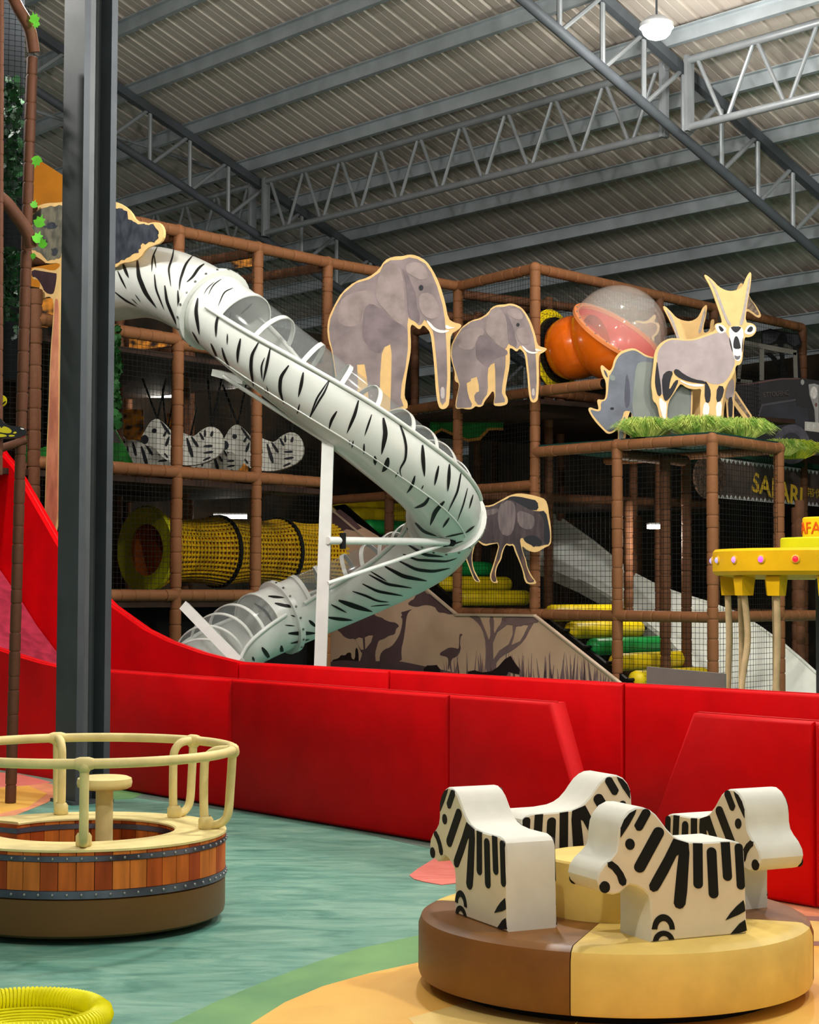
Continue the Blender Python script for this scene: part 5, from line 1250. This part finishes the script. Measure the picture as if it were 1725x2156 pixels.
# handrail hoop and five bent grips
HZ = .80; HR = .70
MB().tube([tc_+V(math.cos(a)*HR, math.sin(a)*HR, HZ) for a in [2*math.pi*k/72 for k in range(72)]], .0225, 12, closed=True).build('handrail', PALEY, tub, smooth=60)
for deg in (-80, 2, 50, 112, 194):
    a = math.radians(deg); rd = V(math.cos(a), math.sin(a), 0); tg = V(-rd.y, rd.x, 0)
    def hp(off, z): return tc_+rd*off+UPZ*z
    outer = [hp(HR, HZ), hp(HR-.01, .62), hp(HR-.02, .50), hp(HR-.05, .455), hp(HR-.10, .44), hp(HR-.125, .44)]
    inner = [hp(HR-.125, .44), hp(HR-.135, .52), hp(HR-.135, .70), hp(HR-.125, .76), hp(HR-.08, .795), hp(HR, HZ)]
    gr = MB().tube(catmull(outer, 5), .021, 10).build('grip', PALEY, tub, smooth=60)
    MB().tube(catmull(inner, 5), .021, 10).build('grip_bend', PALEY, gr, smooth=60)
    mb = MB()
    mb.tube([hp(HR, HZ)-tg*.04, hp(HR, HZ)-tg*.02, hp(HR, HZ)+tg*.02, hp(HR, HZ)+tg*.04], .027, 12, rs=[.024,.030,.030,.024]); mb.ball(hp(HR, HZ-.01), .033, 12, 8)
    mb.build('wrapped_joint', PALEY, gr, smooth=60)
    MB().lathe([(.026,.42),(.036,.43),(.036,.47),(.026,.485)], 12, hp(HR-.125, 0)).build('foot_cuff', PALEY, gr, smooth=50)

# ================================================================== ZEBRA CAROUSEL
ZD = 7.16; ZX = (1292-862.5)/F_PX*ZD; ZR = .778
zc = V(ZX, ZD, 0)
zt = thing('zebra_carousel', 'round low carousel with brown and yellow padded sectors', 'carousel', zc)
MB().lathe([(.001,0),(.66,0),(.66,.05),(.001,.05)], 48, zc).build('turntable_foot', BLACK, zt)
ZTOP = .292
prof = [(.001,.045),(ZR-.03,.045),(ZR-.006,.052),(ZR,.07),(ZR,ZTOP-.05),(ZR-.012,ZTOP-.018),(ZR-.04,ZTOP-.002),(ZR-.06,ZTOP),(.001,ZTOP)]
for k, a in enumerate((72, 162, 252, 342)):
    MB().lathe(prof, 24, zc, None, math.radians(a+.15), math.radians(a+89.85), True).build('sector', YELV if a in (252, 72) else BRNV, zt, smooth=35)
MB().lathe([(.001,ZTOP-.01),(.272,ZTOP-.01),(.275,ZTOP+.005),(.275,.505),(.268,.513),(.001,.515)], 56, zc).build('hub_drum', YELV, zt, smooth=35)
# one zebra seat in its own frame: x forward, y to the zebra's left, z up
def zco(cx, cy): return ((550-cx)/655*.42+.21, (1050-65*(cx-550)/655-cy)*.000535)
zout = [(550,1050),(548,900),(546,780),(535,735),(500,700),(450,672),(405,665),(378,690),(345,722),(300,735),(250,725),(212,690),(196,640),(205,590),(240,535),(285,490),(318,445),(330,395),(332,340),(340,280),(362,225),(400,175),(450,145),(500,142),(545,158),(585,188),(620,232),(655,280),(700,325),(745,350),(800,364),(900,366),(1020,355),(1110,346),(1150,356),(1178,378),(1190,420),(1196,600),(1205,985)]
TH = .215
zroot = thing('foam_zebra', 'foam zebra nearest the camera with its muzzle pointing left', 'foam zebra', (0,0,0), 'foam zebras on the carousel')
prof2 = [zco(x, y) for x, y in zout]
prof2 = [(x, max(0, z)) for x, z in prof2]
mb = MB(); n = len(prof2); cxm = sum(a for a, _ in prof2)/n; czm = sum(b for _, b in prof2)/n; vs = []
ctrp = []
for i in range(n):
    (xa, za), (xb, zb) = prof2[i-1], prof2[(i+1) % n]
    tx, tz = xb-xa, zb-za; L = math.hypot(tx, tz) or 1
    ctrp.append((tz/L, -tx/L))
area = sum(prof2[i][0]*prof2[(i+1)%n][1]-prof2[(i+1)%n][0]*prof2[i][1] for i in range(n))
sgn = 1 if area > 0 else -1
bev = .006
for y, ins in ((-TH/2, bev), (-TH/2+bev, 0), (TH/2-bev, 0), (TH/2, bev)):
    for i, (x, z) in enumerate(prof2):
        nx, nz = ctrp[i]; vs.append(V(x-nx*sgn*ins, y, max(0, z-nz*sgn*ins)))
fs = [(k*n+i, k*n+(i+1)%n, (k+1)*n+(i+1)%n, (k+1)*n+i) for k in range(3) for i in range(n)]
mb.add(vs, fs).build('body', ZWHITE, zroot, smooth=32)
MB().add(vs[:n], [tuple(range(n))]).build('side_face', ZFACE, zroot)
MB().add(vs[3*n:], [tuple(range(n))]).build('side_face', ZFACE, zroot)
def capsule(p0, p1, w, flat0=False, n=8):
    dx, dy = p1[0]-p0[0], p1[1]-p0[1]; L = math.hypot(dx, dy); dx /= L; dy /= L; r = w/2; pts = []
    if flat0: pts += [(p0[0]-dy*r, p0[1]+dx*r), (p0[0]+dy*r, p0[1]-dx*r)]
    else:
        for k in range(n+1):
            a = math.pi/2+math.pi*k/n; c, s = math.cos(a), math.sin(a); pts.append((p0[0]+(dx*c-dy*s)*r, p0[1]+(dy*c+dx*s)*r))
    for k in range(n+1):
        a = -math.pi/2+math.pi*k/n; c, s = math.cos(a), math.sin(a); pts.append((p1[0]+(dx*c-dy*s)*r, p1[1]+(dy*c+dx*s)*r))
    return pts
def arc_band(cx, cy, ro, ri, a0=180, a1=360, n=14, ry=1.0):
    o = [(cx+ro*math.cos(math.radians(a0+(a1-a0)*k/n)), cy+ro*ry*math.sin(math.radians(a0+(a1-a0)*k/n))) for k in range(n+1)]
    i = [(cx+ri*math.cos(math.radians(a0+(a1-a0)*k/n)), cy+ri*ry*math.sin(math.radians(a0+(a1-a0)*k/n))) for k in range(n, -1, -1)]
    return o+i
zmarks = [('stripe', [(346,350),(347,287),(370,230),(406,184),(450,158),(440,190),(402,262)]), ('stripe', capsule((515,180),(466,272),58)[:-4]+capsule((515,180),(466,272),58)[-2:]),
 ('eye', circ(408,393,31,38,18)), ('stripe', capsule((598,308),(472,545),74)),
 ('stripe', [(700,345),(800,372),(806,440),(790,700),(778,790),(760,815),(738,822),(712,812),(700,785),(722,560),(735,452),(718,462),(660,580),(610,670),(590,700),(562,710),(540,695),(535,665),(555,625),(640,470)]),
 ('stripe', capsule((864,372),(866,650),64,True)), ('stripe', capsule((959,430),(972,714),66)), ('stripe', capsule((1054,358),(1069,594),62,True)), ('stripe', capsule((1148,392),(1162,655),56)),
 ('nostril', circ(243,684,33,40,18)), ('mouth', [(262,520),(290,510),(328,538),(362,585),(384,635),(380,664),(358,674),(338,658),(322,608),(292,568),(264,548)]),
 ('hoof_arc', arc_band(630,962,76,42,180,360,14,1.35)), ('hoof_arc', arc_band(632,1046,72,38,180,360,14,1.05)),
 ('tail_mark', [(1055,895),(1090,845),(1130,800),(1180,757),(1188,790),(1192,830),(1150,855)]), ('tail_mark', [(1090,992),(1120,955),(1150,920),(1190,892),(1198,930),(1202,965),(1150,988)])]
for nm, pts in zmarks:
    q = [zco(x, y) for x, y in pts]; q = [(x, max(.004, z)) for x, z in q]
    for y0, y1 in ((-TH/2-.0025, -TH/2+.003), (TH/2-.003, TH/2+.0025)):
        MB().prism([V(x, 0, z) for x, z in q], V(0,y0,0), V(0,y1,0)).build(nm, STRIPE, zroot)
labs = ['foam zebra nearest the camera with its muzzle pointing left', 'foam zebra at the left showing its white rump', 'foam zebra at the back half hidden by the hub', 'foam zebra at the right whose muzzle points right']
for i, a in enumerate((295, 206, 117, 27)):
    z = zroot if i == 0 else copy_tree(zroot)
    z['label'] = labs[i]
    ar = math.radians(a); hx_, hy_ = math.sin(ar), -math.cos(ar)
    z.location = zc+V(math.cos(ar), math.sin(ar), 0)*.495+UPZ*ZTOP
    z.rotation_euler = (0, 0, math.atan2(hy_, hx_))

# ================================================================== YELLOW WOVEN NEST
nz = .20; nc = onz(48, 2140, nz); NR_ = 183*nc.y/F_PX
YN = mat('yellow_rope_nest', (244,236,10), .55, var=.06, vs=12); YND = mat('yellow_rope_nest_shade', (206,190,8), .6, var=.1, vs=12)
nest = thing('nest_seat', 'bright yellow woven rope nest seat in the lower left corner', 'nest seat', (nc.x, nc.y, 0))
nc0 = V(nc.x, nc.y, 0); RT = .034
MB().tube([nc+V(math.cos(a)*(NR_-RT), math.sin(a)*(NR_-RT), 0) for a in [2*math.pi*k/64 for k in range(64)]], RT*.93, 12, closed=True).build('rim_core', YND, nest, smooth=60)
mb = MB()
for k in range(110):
    a = 2*math.pi*k/110; rd = V(math.cos(a), math.sin(a), 0); tg = V(-rd.y, rd.x, 0)
    mb.tube([nc+rd*(NR_-RT)+(rd*math.cos(b)+UPZ*math.sin(b))*RT+tg*(.006*b/6.283) for b in [2*math.pi*j/10 for j in range(10)]], .0072, 5, closed=True)
mb.build('rim_wrapping', YN, nest, smooth=60, kind='stuff')
mb = MB(); pts = []
def nzr(r): return nz-.005-.075*(1-(r/(NR_-RT))**2)
for i in range(15):
    r = .02+(NR_-2*RT-.02)*i/14
    m = max(24, int(r*260)); 
    mb.tube([nc0+V(math.cos(a)*r, math.sin(a)*r, nzr(r)+.0045*math.sin(k*math.pi+i*math.pi)) for k, a in [(k, 2*math.pi*k/(2*(m//2))) for k in range(2*(m//2))]], .0062, 5, closed=True)
mb.build('woven_strands', YN, nest, smooth=60, kind='stuff')
mb = MB()
for k in range(52):
    a = 2*math.pi*k/52; mb.tube([nc0+V(math.cos(a)*r, math.sin(a)*r, nzr(r)-.004) for r in [.03+(NR_-RT-.03)*j/8 for j in range(9)]], .005, 5)
mb.build('spokes', YND, nest, kind='stuff')
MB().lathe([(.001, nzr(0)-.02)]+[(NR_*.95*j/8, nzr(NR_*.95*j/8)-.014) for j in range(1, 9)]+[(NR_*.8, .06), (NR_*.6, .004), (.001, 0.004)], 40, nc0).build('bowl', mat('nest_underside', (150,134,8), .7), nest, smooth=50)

# ================================================================== SAFARI SWING CAROUSEL
SD = 14.2; SX = (1742-862.5)/F_PX*SD; sc0 = V(SX, SD, 0); SR = .90
def zat(py, D): return CAM_H-(py-HORIZON-ROLL*880)/F_PX*D
z1_, z0_ = zat(1158, SD), zat(1212, SD)
YS = mat('swing_yellow', (240,186,14), .5, var=.06, vs=4, bump=.05, bs=10); LIME = mat('lime_vinyl', (196,206,20), .5, var=.05)
sw = thing('safari_swing', 'yellow disc safari swing carousel with hanging ropes at the right edge', 'swing carousel', sc0)
MB().lathe([(.001,z0_-.02),(SR*.75,z0_-.03),(SR-.02,z0_),(SR,z0_+.03),(SR,z1_-.02),(SR-.02,z1_),(.001,z1_)], 64, sc0).build('disc', YS, sw, smooth=30)
MB().lathe([(.001,z1_),(.365,z1_),(.365,z1_+.085),(.355,z1_+.095),(.001,z1_+.095)], 48, sc0).build('lime_tier', LIME, sw, smooth=30)
MB().lathe([(.001,z1_+.09),(.19,z1_+.09),(.19,z1_+.25),(.18,z1_+.26),(.001,z1_+.26)], 40, sc0).build('name_drum', mat('drum_yellow', (248,200,20), .5), sw, smooth=30)
me = text_mesh('SAFARI', .135, mat('red_letters', (214,84,16), .5), 0, .003)
for v in me.vertices:
    a = math.radians(-206)+v.co.x/.193; r = .193+v.co.z; y_ = v.co.y
    v.co = V(math.cos(a)*r, math.sin(a)*r, z1_+.125+y_)
o = bpy.data.objects.new('lettering', me); COL.objects.link(o); o.parent = sw
BULB = [mat('bulb_%d' % i, c, .3, emit=1.0) for i, c in enumerate([(160,150,255),(190,130,255),(226,90,240),(255,30,50)])]
for k in range(20):
    a = math.radians(180-10+k*18); q = sc0+V(math.cos(a)*SR, math.sin(a)*SR, (z0_+z1_)/2+.015)
    lamp = MB().ball(q, .026, 10, 8).build('bulb', BULB[0 if k in (0,1) else 1 if k == 2 else 2 if k == 3 else 3], sw, smooth=60)
    rd = V(math.cos(a), math.sin(a), 0)
    MB().lathe([(.024,-.008),(.034,-.004),(.034,.006),(.024,.01)], 12, q, (V(-rd.y,rd.x,0), UPZ, rd)).build('bulb_ring', mat('bulb_ring', (240,190,60), .4), lamp, smooth=40)
ROPE = mat('beige_rope_cover', (206,176,132), .6, var=.12, vs=12, bump=.2, bs=20)
for k, (deg, tw) in enumerate(((203, 0), (228, 1), (170, 0), (256, 1), (140, 0), (285, 0), (110, 1))):
    a = math.radians(deg); rd = V(math.cos(a), math.sin(a), 0); tg = V(-rd.y, rd.x, 0); q = sc0+rd*(SR-.12)
    br = MB().add([q+rd*(x*w)+tg*(y*w)+UPZ*z for z, w in ((z0_-.01,.062),(z0_-.16,.05)) for x, y in ((-1,-1),(1,-1),(1,1),(-1,1))], [(3,2,1,0),(4,5,6,7),(0,1,5,4),(1,2,6,5),(2,3,7,6),(3,0,4,7)]).build('hanger', YS, sw)
    pts = [q+UPZ*(z0_-.15), q+UPZ*(z0_-.5)-rd*(.03 if k == 0 else .01), q+UPZ*(z0_-.9)-rd*(-.06 if k == 0 else .0)+tg*(.05 if k == 0 else -.01), q+UPZ*.42+tg*(.07 if k == 0 else -.01)]
    cc = catmull(pts, 8); rs = [.026+(.008*math.sin(j*2.1) if tw and j > 14 else 0) for j in range(len(cc))]
    MB().tube(cc, .026, 10, rs=rs).build('rope', ROPE, br, smooth=60)
    s_ = MB().lathe([(.001,.36),(.15,.36),(.19,.39),(.20,.44),(.17,.48),(.001,.49)], 24, q+UPZ*.0).build('round_seat', mat('maroon_seat', (128,16,34), .45), br, smooth=50)
    MB().lathe([(.19,.455),(.207,.46),(.207,.475),(.19,.48)], 24, q, close_prof=True).build('seat_piping', mat('pale_piping', (232,196,180), .5), s_, smooth=40)
MB().lathe([(.001,0),(.3,0),(.3,.05),(.09,.08),(.09,z0_),(.001,z0_)], 32, sc0).build('mast', DSTEEL, sw, smooth=30)
MB().lathe([(.001,.25),(.30,.25),(.30,.55),(.24,.60),(.001,.62)], 32, sc0+V(-.1,-.1,0)).build('mast_pad', mat('taupe_pad', (146,118,100), .6), sw, smooth=40)
# grey cabinet behind the wall
ga, gb = P(1362, 1398, 12.75), P(1526, 1421, 12.35)
mb = MB(); up_ = min(ga.z, gb.z)
dg_ = (gb-ga); dg_.z = 0; dg_.normalize(); gn = V(-dg_.y, dg_.x, 0)
if gn.y < 0: gn = -gn
zz = (ga.z+gb.z)/2
GB = mat('grey_laminate', (120,118,112), .6, var=.05)
a_, b2 = V(ga.x, ga.y, 0), V(gb.x, gb.y, 0)
cabinet = thing('grey_screen', 'plain grey screen panel standing behind the red back wall', 'screen panel', (a_+b2)/2)
MB().prism([a_, b2, b2+UPZ*(zz-.02), a_+UPZ*(zz+.01)], V(0,0,0), gn*.025).build('panel', GB, cabinet)
for q in (a_+dg_*.08, b2-dg_*.08): MB().box(q+gn*.03+UPZ*.02, .06, .30, .04, (dg_, gn, UPZ)).build('foot', GB, cabinet)
